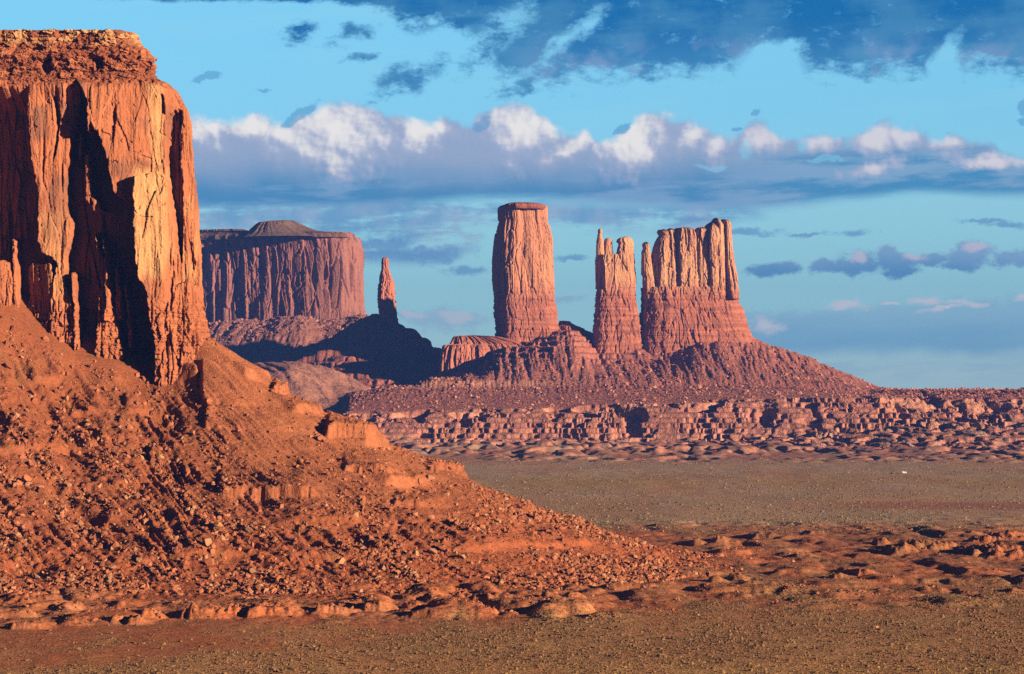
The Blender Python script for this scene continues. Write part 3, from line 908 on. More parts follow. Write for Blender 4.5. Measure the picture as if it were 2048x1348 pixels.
def build_ground():
    px = np.concatenate([np.linspace(-9000, -400, 80, endpoint=False), np.arange(-400, 2450, 2.5), np.linspace(2450, 11000, 80)])
    D = np.concatenate([np.array([60, 200, 400, 560, 640, 700, 740, 780]), np.arange(800, 1950, 2.6), np.arange(1950, 3400, 5.0), np.arange(3400, 6400, 8.0), np.geomspace(6400, 14000, 100)])
    DD, PP = np.meshgrid(D, px, indexing='ij')
    X = (PP - 1024) / F * DD; Y = DD
    Z = ground_z(X, Y)
    row = YH + F * H / Y
    # colours: red soil, olive scrub, straw grass, grey-green scrub far out
    soil = blend(np.array([.70, .205, .075]), np.array([.62, .255, .115]), .5 + fbm(X / 50, Y / 80, 331, 4))
    scrub = blend(np.array([.78, .37, .155]), np.array([.62, .35, .155]), .5 + fbm(X / 30, Y / 60, 332, 3))
    straw = np.array([.68, .42, .16])
    grey = blend(np.array([.70, .50, .31]), np.array([.74, .43, .25]), .5 + fbm(X / 90, Y / 300, 333, 3))
    n = fbm(X / 40, Y / 110, 334, 4)
    bank = tab(PP, [(-400, 1330), (0, 1300), (300, 1285), (620, 1262), (900, 1250), (1250, 1225), (1500, 1200), (2048, 1170)])
    veg = sm(row - bank + 40 * n, -14, 22)
    redstrip = sm(poly_sd(PP + 30 * n, row + 10 * n, [(-400, 1330), (0, 1312), (250, 1290), (450, 1275), (560, 1290), (330, 1318), (0, 1345), (-400, 1360)]), -8, 8)
    redstrip = np.maximum(redstrip, .7 * sm(poly_sd(PP + 30 * n, row + 6 * n, [(1250, 1215), (1400, 1205), (1600, 1222), (1560, 1240), (1380, 1258), (1260, 1250)]), -6, 8))
    redstrip = np.maximum(redstrip, .6 * sm(poly_sd(PP + 30 * n, row + 6 * n, [(1850, 1262), (2000, 1250), (2060, 1258), (1900, 1272)]), -4, 6))
    col = blend(soil, scrub, veg * (1 - .85 * redstrip) * (.86 + .3 * n))
    col = blend(col, straw, sm(n, .0, .5) * .4 * veg + .75 * sm(row, 1322, 1345) * sm(PP, 900, 1350) * sm(fbm(X / 12, Y / 20, 335, 3), -.2, .3))
    m1 = sm(row + 14 * n, 1062, 1040)
    col = blend(col, grey, m1 * sm(row, 905, 925))
    col = blend(col, straw, sm(row + 10 * n, 950, 958) * sm(row + 10 * n, 982, 970) * sm(fbm(X / 200, Y / 500, 336, 2), -.5, .0) * .9)
    col = blend(col, straw, .4 * sm(fbm(X / 120, Y / 300, 339, 3), .2, .5) * m1)
    red2 = sm(row + 5 * n, 1000, 1006) * sm(row + 5 * n, 1022, 1014) * sm(PP, 1500, 1800)
    col = blend(col, np.array([.62, .20, .10]), red2 * .8)
    rust = sm(fbm(X / 130, Y / 700, 341, 3), .12, .4) * m1
    col = blend(col, np.array([.70, .33, .17]), rust * .6)
    farm = sm(row + 8 * n, 932, 915)
    col = blend(col, blend(np.array([.68, .30, .18]), np.array([.56, .34, .22]), sm(fbm(X / 60, Y / 200, 337, 4), -.1, .4)), farm)
    zone = sm(row, 1045, 1065) * sm(row, 1240, 1200) * sm(PP + 100 * n, 1150, 1400)
    col = blend(col, blend(np.array([.62, .21, .085]), np.array([.46, .23, .10]), sm(n, -.3, .3)), zone * .8)
    o = mesh_obj("desert_floor", np.stack([X, Y, Z], -1).reshape(-1, 3), grid_faces(*X.shape), M_GROUND, None, col.reshape(-1, 3))
    o['kind'] = 'structure'
    return veg, redstrip


# ------------------------------------------------------------------ far buttes: towers given by their silhouettes
def tower(name, D, outline, depth, mat, root, tones, seed, nth=260, drow=1.3, expo=2.6, amp=1.0, flute=24.0, bandrow=None, knobby=0.0, top_amp=2.0, yshift=0.0, skew=0.0, rot=0.0, ragged=0.0):
    """outline: (row, left column, right column) from the top down; depth: half depth in metres; bandrow: row below which the rock is thin bedded"""
    o = np.array(outline, float)
    rows = np.arange(o[0, 0], o[-1, 0] + .01, drow)
    xl = np.interp(rows, o[:, 0], o[:, 1]); xr = np.interp(rows, o[:, 0], o[:, 2])
    tt = np.linspace(0, 2 * math.pi, 40001)
    c, s_ = np.cos(tt), np.sin(tt)
    ex = np.sign(c) * np.abs(c) ** (2 / expo); ey = np.sign(s_) * np.abs(s_) ** (2 / expo)
    asp = depth / ((xr - xl).max() / 2 * D / F)
    ln = np.hypot(np.diff(ex), np.diff(ey) * asp) * np.where((ey[1:] < .3), 2.0, .7)   # finer on the side towards the viewpoint
    cum = np.concatenate([[0], np.cumsum(ln)])
    th = np.interp(np.linspace(0, cum[-1], nth, endpoint=False), cum, tt)
    c, s_ = np.cos(th), np.sin(th)
    ex = np.sign(c) * np.abs(c) ** (2 / expo); ey = np.sign(s_) * np.abs(s_) ** (2 / expo)
    mpp = D / F
    xm = (xl + xr) / 2; hw = (xr - xl) / 2 * mpp
    xc = (xm - 1024) * mpp
    z = at(1024, rows, D)[2]
    dep = depth * np.clip((hw / hw.max()) ** .6, .25, 1)
    cr, sr = math.cos(math.radians(rot)), math.sin(math.radians(rot))
    dx = hw[:, None] * ex[None] * cr - dep[:, None] * ey[None] * sr
    dy = hw[:, None] * ex[None] * sr + dep[:, None] * ey[None] * cr
    dx = dx * (hw / np.abs(dx).max(1))[:, None]
    X = xc[:, None] + dx
    Y = D + yshift + dy
    Z = np.repeat(z[:, None], nth, 1)
    Y = Y + (X - X.max()) * -skew
    nx = (ex * np.abs(ex) ** .2)[None] + 0 * X; ny = (ey * np.abs(ey) ** .2)[None] + 0 * X
    ln = np.hypot(nx, ny) + 1e-6
    nx /= ln; ny /= ln
    nx, ny = nx * cr - ny * sr, nx * sr + ny * cr
    # running length round the tower (in metres) so that flutes keep their width
    per = np.cumsum(np.hypot(np.diff(X[len(rows) // 2], prepend=X[len(rows) // 2, :1]), np.diff(Y[len(rows) // 2], prepend=Y[len(rows) // 2, :1])))
    A = per[None] + 0 * X
    PYr = rows[:, None] + 0 * X
    if bandrow is None:
        band = soft_band = np.zeros(X.shape)
    else:
        band = sm(PYr + 10 * fbm(A / 30, Z / 60, seed + 1, 3), bandrow - 5, bandrow + 8)
        soft_band = sm(PYr + 16 * fbm(A / 16, Z / 50, seed + 16, 4), bandrow - 30, bandrow + 20)
    wall = 1 - band
    k = np.minimum(1.0, hw[:, None] / 30.0) * amp
    d = wall * k * (7.0 * fbm(A / flute, Z / (flute * 14), seed + 2, 2) - 7.5 * sm(ridged(A / (flute * 1.5), Z / (flute * 16), seed + 3, 2), .82, .98) * sm(fbm(A / 60, Z / 110, seed + 14, 2), -.3, .25))
    cc, g, v, ox, oy = cells(A / (flute * .75), Z / (flute * 4.0), seed + 4)
    d += wall * k * ((v - .5) * 5.0 + ox * (v - .3) * 5 - 2.5 * sm(g, .12, 0))
    cc, g, v, ox, oy = cells(A / (flute * .25), Z / (flute * .9), seed + 5)
    d += wall * k * (v - .5) * 1.7
    bed = fbm(Z / 7.0, A / 600, seed + 6, 4, .62)
    d += band * k * (5.2 * bed + 3.6 * fbm(A / 20, Z / 160, seed + 7, 3) - 4.0 * sm(ridged(A / 21 + .4 * perlin(A / 30, Z / 60, seed + 20), Z / 90, seed + 15, 2), .84, .98))
    jm = sm(fbm(A / 34, Z / 30, seed + 17, 3), -.3, .35)
    cc, g, v, ox, oy = cells(A / 9 + .5 * perlin(A / 11, Z / 40, seed + 18), Z / 19, seed + 8)
    d += band * k * jm * ((v - .5) * 3.2 - 1.5 * sm(g, .12, 0))
    cc, g, v, ox, oy = cells(A / 26, Z / 34, seed + 19)
    d += band * k * (v - .5) * 3.6
    d += k * (.9 + knobby * 4) * fbm(A / 6, Z / 8, seed + 9, 3)
    X = X + nx * d; Y = Y + ny * d
    if ragged:
        Z = Z + ragged * (.3 + fbm(A / 7, 0 * A, seed + 21, 3)) * sm(PYr, rows[0] + 16, rows[0])
    col = blend(tones[0], tones[1], .5 + .9 * fbm(A / 26, Z / 120, seed + 10, 4))
    col = blend(col, tones[2], sm(fbm(A / 16, Z / 200, seed + 11, 4), .15, .5) * .75)
    bc = blend(tones[3], tones[3] * .62, .5 + 1.1 * fbm(Z / 9, A / 120, seed + 12, 3))
    col = blend(col, bc, soft_band)
    V = np.stack([X, Y, Z], -1)
    # close the top with shrinking rings
    rings = []
    c0 = V[0].mean(0)
    for t in np.linspace(1, 0, 7)[1:]:
        q = c0 + (V[0] - c0) * t
        q[:, 2] = V[0, :, 2] + top_amp * (1 - t) * (.8 + .6 * perlin(q[:, 0] / 12, q[:, 1] / 12, seed + 13)) * (1 if t > 0 else .9)
        rings.append(q)
    T = np.array(rings[::-1])
    V = np.concatenate([T, V]); col = np.concatenate([np.repeat(col[:1] * .75, len(T), 0), col])
    return mesh_obj(name, V.reshape(-1, 3), grid_faces(len(V), nth, wrap=True, flip=True), mat, root, col.reshape(-1, 3))


ROSEB = np.array([.66, .235, .135])
TONES_C = (np.array([.68, .27, .14]), np.array([.76, .35, .18]), np.array([.50, .24, .15]), ROSEB)
TONES_S = (np.array([.74, .335, .175]), np.array([.82, .45, .225]), np.array([.60, .27, .14]), ROSEB)
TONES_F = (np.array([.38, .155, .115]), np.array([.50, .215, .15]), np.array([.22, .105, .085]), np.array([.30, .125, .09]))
BD = 6300.0


def build_buttes():
    # the single square tower
    t = thing("sandstone_butte", "single tall flat topped square tower standing alone on the rubble ridge", "butte", at(1050, 690, BD))
    tower("tower_rock", BD, [(413, 997, 1090), (420, 996, 1091), (438, 997, 1092), (442, 999, 1091), (455, 996, 1096), (466, 993, 1099), (480, 992, 1102), (520, 987, 1104), (560, 987, 1107), (600, 989, 1109),
                           (640, 991, 1115), (665, 992, 1119), (720, 985, 1128), (760, 980, 1134)], 92, M_FAR, t, TONES_C, 401, nth=520, bandrow=590, expo=4.2, amp=1.0, flute=22, rot=13)
    tower("cap_ledge", BD, [(408, 1012, 1060), (410, 1003, 1080), (413, 998, 1090), (417, 997, 1091), (422, 1000, 1088)], 90, M_FAR, t, (BROWN * 1.2, RED, BROWN, BROWN), 421, nth=220, drow=.8, expo=4.0, amp=.8, rot=13)
    # twin spires
    t = thing("spired_butte", "narrow butte split into two jagged spires in the gap right of the square tower", "butte", at(1232, 690, BD))
    tower("bedded_base", BD, [(512, 1193, 1264), (520, 1191, 1266), (560, 1191, 1269), (600, 1190, 1271), (640, 1188, 1277), (665, 1186, 1281), (700, 1182, 1288), (760, 1176, 1296)], 48, M_FAR, t, TONES_S, 431, nth=360, bandrow=578, expo=3.4, yshift=-46, rot=10)
    tower("spire", BD - 6, [(460.5, 1196, 1201), (464, 1194.5, 1204), (470, 1195, 1203), (474, 1193.5, 1203), (485, 1191.5, 1206), (500, 1191, 1207), (540, 1190.5, 1210), (580, 1190, 1212)], 20, M_FAR, t, TONES_S, 441, nth=110, expo=2.2, amp=.8, flute=14, knobby=.5, yshift=-46)
    tower("spire", BD + 6, [(479, 1211, 1219), (482, 1208, 1223), (500, 1206, 1224), (515, 1205, 1227), (560, 1204, 1230)], 22, M_FAR, t, TONES_S, 451, nth=110, expo=2.3, amp=.8, flute=14, knobby=.5, yshift=-46)
    tower("spire", BD, [(477, 1241, 1259), (480, 1234, 1262), (486, 1232, 1264), (489, 1236, 1265), (500, 1234, 1266), (520, 1228, 1267), (570, 1226, 1269)], 28, M_FAR, t, TONES_S, 461, nth=150, expo=2.4, amp=.8, flute=15, knobby=.4, yshift=-46)
    # broad castellated block
    t = thing("castellated_butte", "broad castle like butte with pale fluted columns above a dark banded base", "butte", at(1390, 690, BD))
    tower("bedded_base", BD, [(576, 1285, 1470), (582, 1283, 1473), (600, 1282, 1475), (618, 1282, 1481), (630, 1281, 1487), (650, 1279, 1493), (665, 1278, 1499), (720, 1270, 1512), (780, 1262, 1524)], 95, M_FAR, t, TONES_S, 471, nth=480, bandrow=580, expo=3.6, yshift=-9, rot=5)
    cols = [
        ("spire", [(490.5, 1286, 1294), (494, 1283, 1297), (500, 1285, 1296), (506, 1282, 1298), (530, 1281, 1300), (550, 1281, 1303), (556, 1284, 1305), (600, 1283, 1308)], 26, 14, 22),
        ("rock_column", [(463.5, 1316, 1330), (467, 1314, 1336), (473, 1318, 1337), (482, 1311, 1337), (495, 1306, 1338), (512, 1303, 1340), (600, 1296, 1346)], 50, 16, 16),
        ("rock_column", [(461.5, 1332, 1344), (465, 1327, 1347), (472, 1331, 1348), (500, 1328, 1352), (600, 1324, 1360)], 56, 15, 20),
        ("rock_column", [(460, 1348, 1378), (462, 1344, 1386), (475, 1343, 1391), (500, 1342, 1393), (600, 1336, 1398)], 72, 17, 6),
        ("rock_column", [(459.5, 1392, 1408), (463, 1386, 1412), (520, 1384, 1414), (600, 1382, 1418)], 50, 15, 20),
        ("rock_column", [(447, 1421, 1426), (451, 1414, 1430), (459, 1406, 1434), (475, 1402, 1437), (520, 1402, 1438), (600, 1399, 1440)], 74, 16, 4),
        ("rock_column", [(440.5, 1427, 1433), (444, 1424, 1437), (452, 1424, 1443), (500, 1422, 1446), (600, 1420, 1448)], 60, 13, 14),
        ("rock_column", [(442.5, 1441, 1448), (445, 1438, 1455), (449, 1438, 1458), (454, 1439, 1459), (470, 1438, 1460), (490, 1438, 1461), (525, 1438, 1464), (574, 1438, 1472), (600, 1438, 1475)], 80, 15, 2),
    ]
    for i, (nm, o, dep, fl, back_) in enumerate(cols):
        tower(nm, BD, o, dep, M_FAR, t, TONES_S, 500 + i * 20, nth=240, expo=3.6, amp=1.1, rot=12, ragged=5.0, flute=fl, bandrow=584, knobby=.25, yshift=-(95 - dep) + back_ * .55 + 5)
    # low dark cliff below the square tower
    t = thing("cliff_bench", "low fluted red cliff bench below the left foot of the square tower", "cliff", at(940, 740, BD - 90))
    tower("cliff_wall", BD - 55, [(672, 914, 974), (674, 909, 1000), (682, 905, 1030), (689, 902, 1050), (690.5, 889, 1056), (700, 886, 1066), (720, 882, 1074), (745, 879, 1080), (770, 872, 1088)], 75, M_FAR, t, (ROSEB, ROSEB * 1.1, ROSEB * .7, ROSEB), 701, nth=360, expo=8.0, flute=12, amp=.9, bandrow=900)
    # the dark distant mesa on the left with its low summit hill
    FD = 7700.0
    t = thing("distant_mesa", "wide purple shaded mesa far behind the dark thin spire", "mesa", at(560, 650, FD))
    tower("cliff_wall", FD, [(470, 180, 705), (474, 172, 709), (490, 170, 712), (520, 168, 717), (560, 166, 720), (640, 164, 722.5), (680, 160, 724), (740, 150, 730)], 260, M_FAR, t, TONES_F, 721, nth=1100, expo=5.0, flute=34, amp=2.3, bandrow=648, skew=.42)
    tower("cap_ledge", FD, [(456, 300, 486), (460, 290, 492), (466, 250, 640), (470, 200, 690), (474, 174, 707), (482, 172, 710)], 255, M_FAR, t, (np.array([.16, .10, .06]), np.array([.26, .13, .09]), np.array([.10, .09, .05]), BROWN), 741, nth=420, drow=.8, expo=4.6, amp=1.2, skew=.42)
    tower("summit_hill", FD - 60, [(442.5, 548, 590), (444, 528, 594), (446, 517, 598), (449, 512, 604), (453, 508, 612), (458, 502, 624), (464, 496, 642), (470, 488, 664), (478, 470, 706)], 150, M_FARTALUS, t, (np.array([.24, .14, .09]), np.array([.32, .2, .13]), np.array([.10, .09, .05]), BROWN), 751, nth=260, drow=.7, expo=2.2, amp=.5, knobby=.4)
    # thin spire
    SD = SPIRE_D
    t = thing("rock_spire", "thin dark finger of rock standing alone on a cone of rubble", "rock spire", at(775, 650, SD))
    tower("spire_shaft", SD, [(515, 767, 772), (517, 764.5, 775.5), (524, 763.5, 777), (532, 763.5, 777), (537, 764.5, 778), (546, 761.5, 780), (556, 761, 784.5), (566, 760, 786), (570, 757.5, 786.5), (590, 756.5, 788), (612, 756.5, 790),
                            (625, 758.5, 791), (648, 760, 793), (680, 757, 796)], 40, M_FAR, t, (ROSEB, ROSEB * 1.1, ROSEB * .7, ROSEB), 771, nth=170, drow=1.0, expo=2.6, flute=13, amp=1.3, knobby=1.0)
    return t


SPIRE_D = 6740.0


# ------------------------------------------------------------------ far slopes: sheets given by the rows of their contours at increasing distance
def slope_sheet(px, levels, step_d, fn, d_rows=None):
    """levels: list of (rows against column, distance); returns X, Y, Z0, fraction grids"""
    Ds = np.array([l[1] for l in levels])
    zl = np.array([at(1024, tab(px, l[0]), l[1])[2] for l in levels])         # level x column
    D = np.concatenate([np.arange(Ds[0], Ds[-1], step_d), [Ds[-1]]])
    Z = np.empty((len(D), len(px)))
    idx = np.clip(np.searchsorted(Ds, D, side='right') - 1, 0, len(Ds) - 2)
    t = ((D - Ds[idx]) / (Ds[idx + 1] - Ds[idx]))[:, None]
    Z = zl[idx] * (1 - t) + zl[idx + 1] * t
    X = (px[None] - 1024) / F * D[:, None]
    Y = np.repeat(D[:, None], len(px), 1)
    return X, Y, Z, np.repeat(px[None], len(D), 0)


def to_floor(Z, P, l0, l1, r0, r1):
    k = sm(P, l0, l1) * sm(P, r1, r0)
    return -4 + (Z + 4) * k


def floor_row(D):
    return [(-9000, YH + F * 113 / D), (9000, YH + F * 113 / D)]


def build_far_slopes():
    rng = np.random.default_rng(5)
    # rubble ridge that carries the buttes, falling in steps to the valley floor
    px = np.arange(600, 2420, 1.35)
    foot = [(560, 985), (700, 908), (870, 916), (1200, 914), (1500, 908), (1800, 904), (2050, 904), (2420, 904)]
    c0 = [(560, 900), (700, 880), (870, 893), (1250, 888), (1500, 880), (1700, 866), (1800, 850), (2050, 846), (2420, 846)]
    c1 = [(560, 860), (650, 850), (700, 829), (870, 826), (1250, 814), (1500, 802), (1700, 796), (1760, 797), (1800, 815), (2050, 812), (2420, 812)]
    c1b = [(560, 855), (650, 842), (700, 826), (870, 822), (1250, 810), (1500, 798), (1700, 792), (1760, 791), (1800, 794), (1900, 798), (2050, 797), (2420, 797)]
    c2 = [(560, 850), (650, 830), (680, 806), (700, 788), (760, 779), (830, 776), (1000, 775), (1250, 770), (1500, 770), (1650, 778), (1740, 786), (1800, 783), (2050, 782), (2420, 782)]
    c2b = [(560, 846), (650, 826), (680, 802), (700, 785), (760, 775), (830, 770), (860, 758), (1000, 758), (1250, 758), (1500, 758), (1650, 766), (1740, 780), (1800, 779), (2050, 779), (2420, 779)]
    c3 = [(560, 848), (650, 826), (700, 786), (760, 776), (830, 772), (870, 756), (900, 752), (960, 735), (1000, 700), (1060, 690), (1110, 676), (1150, 672), (1172, 690), (1190, 714), (1300, 721), (1350, 712), (1400, 690), (1440, 686), (1480, 694), (1530, 704), (1640, 738), (1740, 776), (1800, 780), (2420, 780)]
    crest = [(560, 850), (650, 828), (700, 788), (760, 778), (830, 774), (872, 752), (900, 696), (960, 684), (985, 684), (1000, 668), (1110, 655), (1120, 640), (1140, 641), (1150, 648), (1175, 660), (1200, 668), (1274, 655), (1290, 662), (1480, 660), (1498, 666), (1530, 685), (1560, 694), (1600, 707), (1622, 713), (1640, 724),
             (1700, 748), (1740, 766), (1760, 774), (1800, 777), (1900, 779), (1960, 778), (2015, 781), (2040, 777), (2420, 775)]
    back = [(560, 850), (700, 810), (900, 760), (1000, 740), (1300, 735), (1500, 745), (1700, 778), (1800, 781), (2420, 779)]
    back2 = [(560, 850), (1000, 800), (1500, 800), (1800, 785), (2420, 783)]
    Z_ = None
    lv = [(floor_row(4440), 4440), (foot, 4550), (c0, 5130), (c1, 5330), (c1b, 5370), (c2, 5780), (c2b, 5830), (c3, 6165), (crest, 6330), (back, 6560), (back2, 6900), (floor_row(7300), 7300)]
    X, Y, Z, P = slope_sheet(px, lv, 3.4, None)
    lev = [l[1] for l in lv]
    base = Z.copy()
    pos = lambda a, b: sm(Y, a, a + .2 * (b - a)) * sm(Y, b, b - .2 * (b - a))
    right = sm(P, 1680, 1780)
    # gullies running down towards the viewpoint
    wx = X + 5 * fbm(X / 60, Y / 120, 601, 3)
    gul = ridged(wx / 40, Y / 420, 602, 3, .55)
    sw = sm(Y, 5400, 5800) * sm(Y, 6420, 6250)
    Z -= sw * 5.5 * sm(gul, .6, .97) * (1 - .6 * right) * sm(Z, 110, 180)
    gul2 = ridged(wx / 13 + .2 * perlin(X / 20, Y / 40, 5), Y / 180, 603, 2)
    Z -= sw * 1.6 * sm(gul2, .45, .95)
    Z += sw * 3.2 * fbm(X / 44, Y / 70, 604, 4) + sm(Y, 5380, 5500) * 1.6 * fbm(X / 9, Y / 12, 605, 3)
    up_ = sm(Y, 5980, 6100) * sm(Y, 6340, 6280) * sm(P, 880, 930) * sm(P, 1330, 1200)
    q = (Z + 3 * fbm(X / 40, Y / 40, 632, 3)) / 15.0
    Z = Z + ((np.floor(q) + sm(q - np.floor(q), .2, .6)) * 15.0 - Z) * up_ * .75
    # hoodoo cliffs between the lower ledge and the hummocks
    wx2 = X + 22 * fbm(X / 70, Y / 70, 611, 3); wy2 = Y + 30 * fbm(X / 70, Y / 70, 612, 3)
    hz = sm(Y, 4950, 5110) * sm(Y, 5420, 5335)
    bays = fbm(wx2 / 75, wy2 / 120, 613, 3)
    hard = sm(fbm(X / 130, Y / 160, 630, 2), -.12, .22)
    Z -= hz * 22 * sm(bays, .05, .34) * sm(Z, 10, 34)
    rd = ridged(wx2 / 38, wy2 / 130, 614, 3, .6)
    Z -= hz * (2 + 6 * hard) * sm(rd, .58, .95)
    # break the ramp into little cliffs and shelves
    stp = 11.0
    q = (Z + 2.6 * fbm(X / 110, Y / 110, 615, 2) + .8 * fbm(X / 12, Y / 12, 633, 2)) / stp
    fr = q - np.floor(q)
    Zt = (np.floor(q) + sm(fr, .25, .55)) * stp
    Z = Z + (Zt - Z) * hz * (.45 + .5 * hard)
    hm = sm(Y, 4560, 4700) * sm(Y, 5230, 5080)
    bil = np.abs(fbm(wx2 / 60, wy2 / 110, 616, 3)) * 2
    Z += hm * (9 * sm(bil, .03, .7) - 3 + 2 * fbm(X / 20, Y / 26, 617, 3))
    # the low plateau's broken front on the right
    pf = right * sm(Y, 5120, 5300) * sm(Y, 6000, 5750)
    Z -= pf * (13 * sm(fbm(wx2 / 90, wy2 / 200, 618, 3), .0, .4) + 3 * sm(ridged(wx2 / 24, wy2 / 90, 619, 2), .6, .95))
    # dark ribs under the square tower
    rb = sm(P, 960, 1000) * sm(P, 1190, 1130) * sm(Y, 5950, 6080) * sm(Y, 6300, 6220)
    Z += rb * 9 * (ridged(wx / 46 + Y / 300, Y / 400, 620, 2) - .6)
    Z = to_floor(Z, P, 600, 655, 2360, 2420)
    n = fbm(X / 60, Y / 60, 621, 4)
    col = blend(np.array([.62, .225, .14]), np.array([.50, .185, .125]), .5 + .9 * n)
    col = blend(col, np.array([.74, .36, .23]), sm(fbm(X / 14, Y / 14, 622, 3), .2, .6) * .55)
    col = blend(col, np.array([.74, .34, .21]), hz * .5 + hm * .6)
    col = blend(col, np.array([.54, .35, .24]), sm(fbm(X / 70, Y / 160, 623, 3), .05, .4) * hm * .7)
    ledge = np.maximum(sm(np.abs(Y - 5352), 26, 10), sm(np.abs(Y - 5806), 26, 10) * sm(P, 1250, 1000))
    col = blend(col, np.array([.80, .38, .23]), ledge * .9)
    t = thing("rubble_ridge", "long red rubble ridge stepping down in ledges below the three buttes", "ridge", at(1250, 800, 5700))
    cut = P[0] < 1690
    i = int(np.searchsorted(px, 1738))
    V = np.stack([X, Y, Z], -1)

    def seg(name, a, b, root, mat):
        v = V[:, a:b]; c = col[:, a:b]
        return mesh_obj(name, v.reshape(-1, 3), grid_faces(v.shape[0], v.shape[1]), mat, root, c.reshape(-1, 3))
    r0 = int(np.searchsorted(Y[:, 0], 5350)); r1 = int(np.searchsorted(Y[:, 0], 5806))

    def seg2(name, a, b, ra, rb_, root, mat):
        v = V[ra:rb_, a:b]; c = col[ra:rb_, a:b]
        return mesh_obj(name, v.reshape(-1, 3), grid_faces(v.shape[0], v.shape[1]), mat, root, c.reshape(-1, 3))
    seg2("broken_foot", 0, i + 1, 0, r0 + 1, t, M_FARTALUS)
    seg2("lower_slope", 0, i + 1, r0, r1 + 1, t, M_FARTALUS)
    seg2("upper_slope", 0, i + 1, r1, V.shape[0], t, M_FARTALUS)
    t2 = thing("low_plateau", "low flat topped plateau with a broken red front running out of the picture", "plateau", at(1900, 800, 5700))
    r2 = int(np.searchsorted(Y[:, 0], 5700))
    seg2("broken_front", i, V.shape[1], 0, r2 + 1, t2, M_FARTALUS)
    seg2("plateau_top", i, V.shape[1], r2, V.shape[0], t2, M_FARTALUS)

    # fallen blocks speckling the ridge
    n = 48000
    ii = rng.integers(r0 - 40, V.shape[0] - 190, n); jj = rng.integers(30, V.shape[1] - 5, n)
    keepz = rng.uniform(0, 1, n) < .25 + .75 * sm(fbm(X[ii, jj] / 60, Y[ii, jj] / 60, 631, 3), -.3, .3)
    ii, jj = ii[keepz], jj[keepz]
    p = V[ii, jj] + rng.normal(0, 1.2, (len(ii), 3)) * (1, 1, 0)
    size = np.minimum(.8 * rng.pareto(2.3, len(ii)) + .7, 6.0)
    tc_ = blend(np.array([.50, .18, .12]), np.array([.76, .36, .23]), rng.uniform(0, 1, len(ii)))
    o = scatter("rubble", p + np.array([0, 0, .2]) * size[:, None], size, tc_, M_ROCK, rng)
    o['kind'] = 'stuff'; o['label'] = "fallen blocks strewn over the ridge below the far buttes"

    # pedestal of the thin spire, almost wholly in shade
    px = np.arange(380, 1000, 1.3)
    SD = SPIRE_D
    cr = [(380, 760), (480, 725), (520, 716), (560, 702), (600, 690), (640, 682), (660, 674), (680, 660), (700, 645), (720, 634), (740, 626), (757, 624), (775, 634), (795, 646), (815, 652), (832, 660), (845, 672), (862, 682), (864, 691), (885, 694), (905, 697), (1000, 710)]
    mid = [(380, 790), (480, 760), (520, 740), (600, 712), (640, 700), (700, 682), (740, 668), (765, 655), (800, 672), (862, 694), (900, 704), (1000, 716)]
    led = [(380, 796), (480, 765), (520, 746), (600, 716), (660, 696), (700, 692), (740, 690), (800, 689), (862, 697), (900, 706), (1000, 718)]
    led2 = [(380, 802), (480, 772), (520, 754), (600, 728), (660, 712), (740, 706), (800, 704), (862, 708), (900, 714), (1000, 722)]
    ft = [(380, 820), (480, 800), (600, 790), (700, 785), (800, 780), (1000, 780)]
    bk = [(380, 800), (600, 740), (760, 700), (900, 740), (1000, 750)]
    X, Y, Z, P = slope_sheet(px, [(floor_row(SD - 950), SD - 950), (ft, SD - 560), (led2, SD - 210), (led, SD - 190), (mid, SD - 90), (cr, SD), (bk, SD + 200), (floor_row(SD + 560), SD + 560)], 4.0, None)
    wx = X + 14 * fbm(X / 60, Y / 80, 641, 3)
    Z -= 5 * sm(ridged(wx / 36, Y / 200, 642, 3), .55, .95)
    Z += 3.2 * fbm(X / 26, Y / 30, 643, 4)
    q = Z / 16.0
    Z = Z + ((np.floor(q) + sm(q - np.floor(q), .3, .8)) * 16 - Z) * .5 * sm(Y, SD, SD - 120)
    Z = to_floor(Z, P, 380, 440, 930, 1000)
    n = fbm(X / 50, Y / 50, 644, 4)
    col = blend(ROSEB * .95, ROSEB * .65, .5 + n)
    mesh_obj("rubble_cone", np.stack([X, Y, Z], -1).reshape(-1, 3), grid_faces(*X.shape), M_FARTALUS, SPIRE_ROOT, col.reshape(-1, 3))

    # low pale hills in front of it
    px = np.arange(380, 860, 1.3)
    cr = [(380, 740), (450, 728), (500, 724), (560, 722), (600, 723), (640, 729), (680, 742), (710, 758), (740, 776), (770, 786), (860, 800)]
    f1 = [(380, 780), (450, 762), (500, 752), (540, 742), (580, 738), (610, 746), (640, 764), (665, 780), (700, 788), (860, 812)]
    f0 = [(380, 870), (500, 850), (600, 832), (700, 822), (860, 830)]
    X, Y, Z, P = slope_sheet(px, [(floor_row(5330), 5330), (f0, 5560), (f1, 5840), (cr, 6080), (f1, 6260), (floor_row(6500), 6500)], 4.0, None)
    Z += 3.0 * fbm(X / 40, Y / 50, 651, 4) - 4 * sm(ridged((X + Y * .3) / 60, Y / 260, 652, 2), .6, .95)
    Z = to_floor(Z, P, 380, 440, 800, 860)
    n = fbm(X / 50, Y / 50, 653, 4)
    col = blend(np.array([.68, .31, .19]), np.array([.46, .21, .14]), .4 + n)
    col = blend(col, np.array([.09, .085, .05]), (cells(X / 11, Y / 11, 654)[0] < .22) * sm(n, -.2, .2) * .9)
    o = mesh_obj("hills", np.stack([X, Y, Z], -1).reshape(-1, 3), grid_faces(*X.shape), M_FARTALUS, None, col.reshape(-1, 3))
    o['kind'] = 'structure'

    # apron of the distant mesa
    px = np.arange(20, 860, 1.3)
    FD = 7700.0
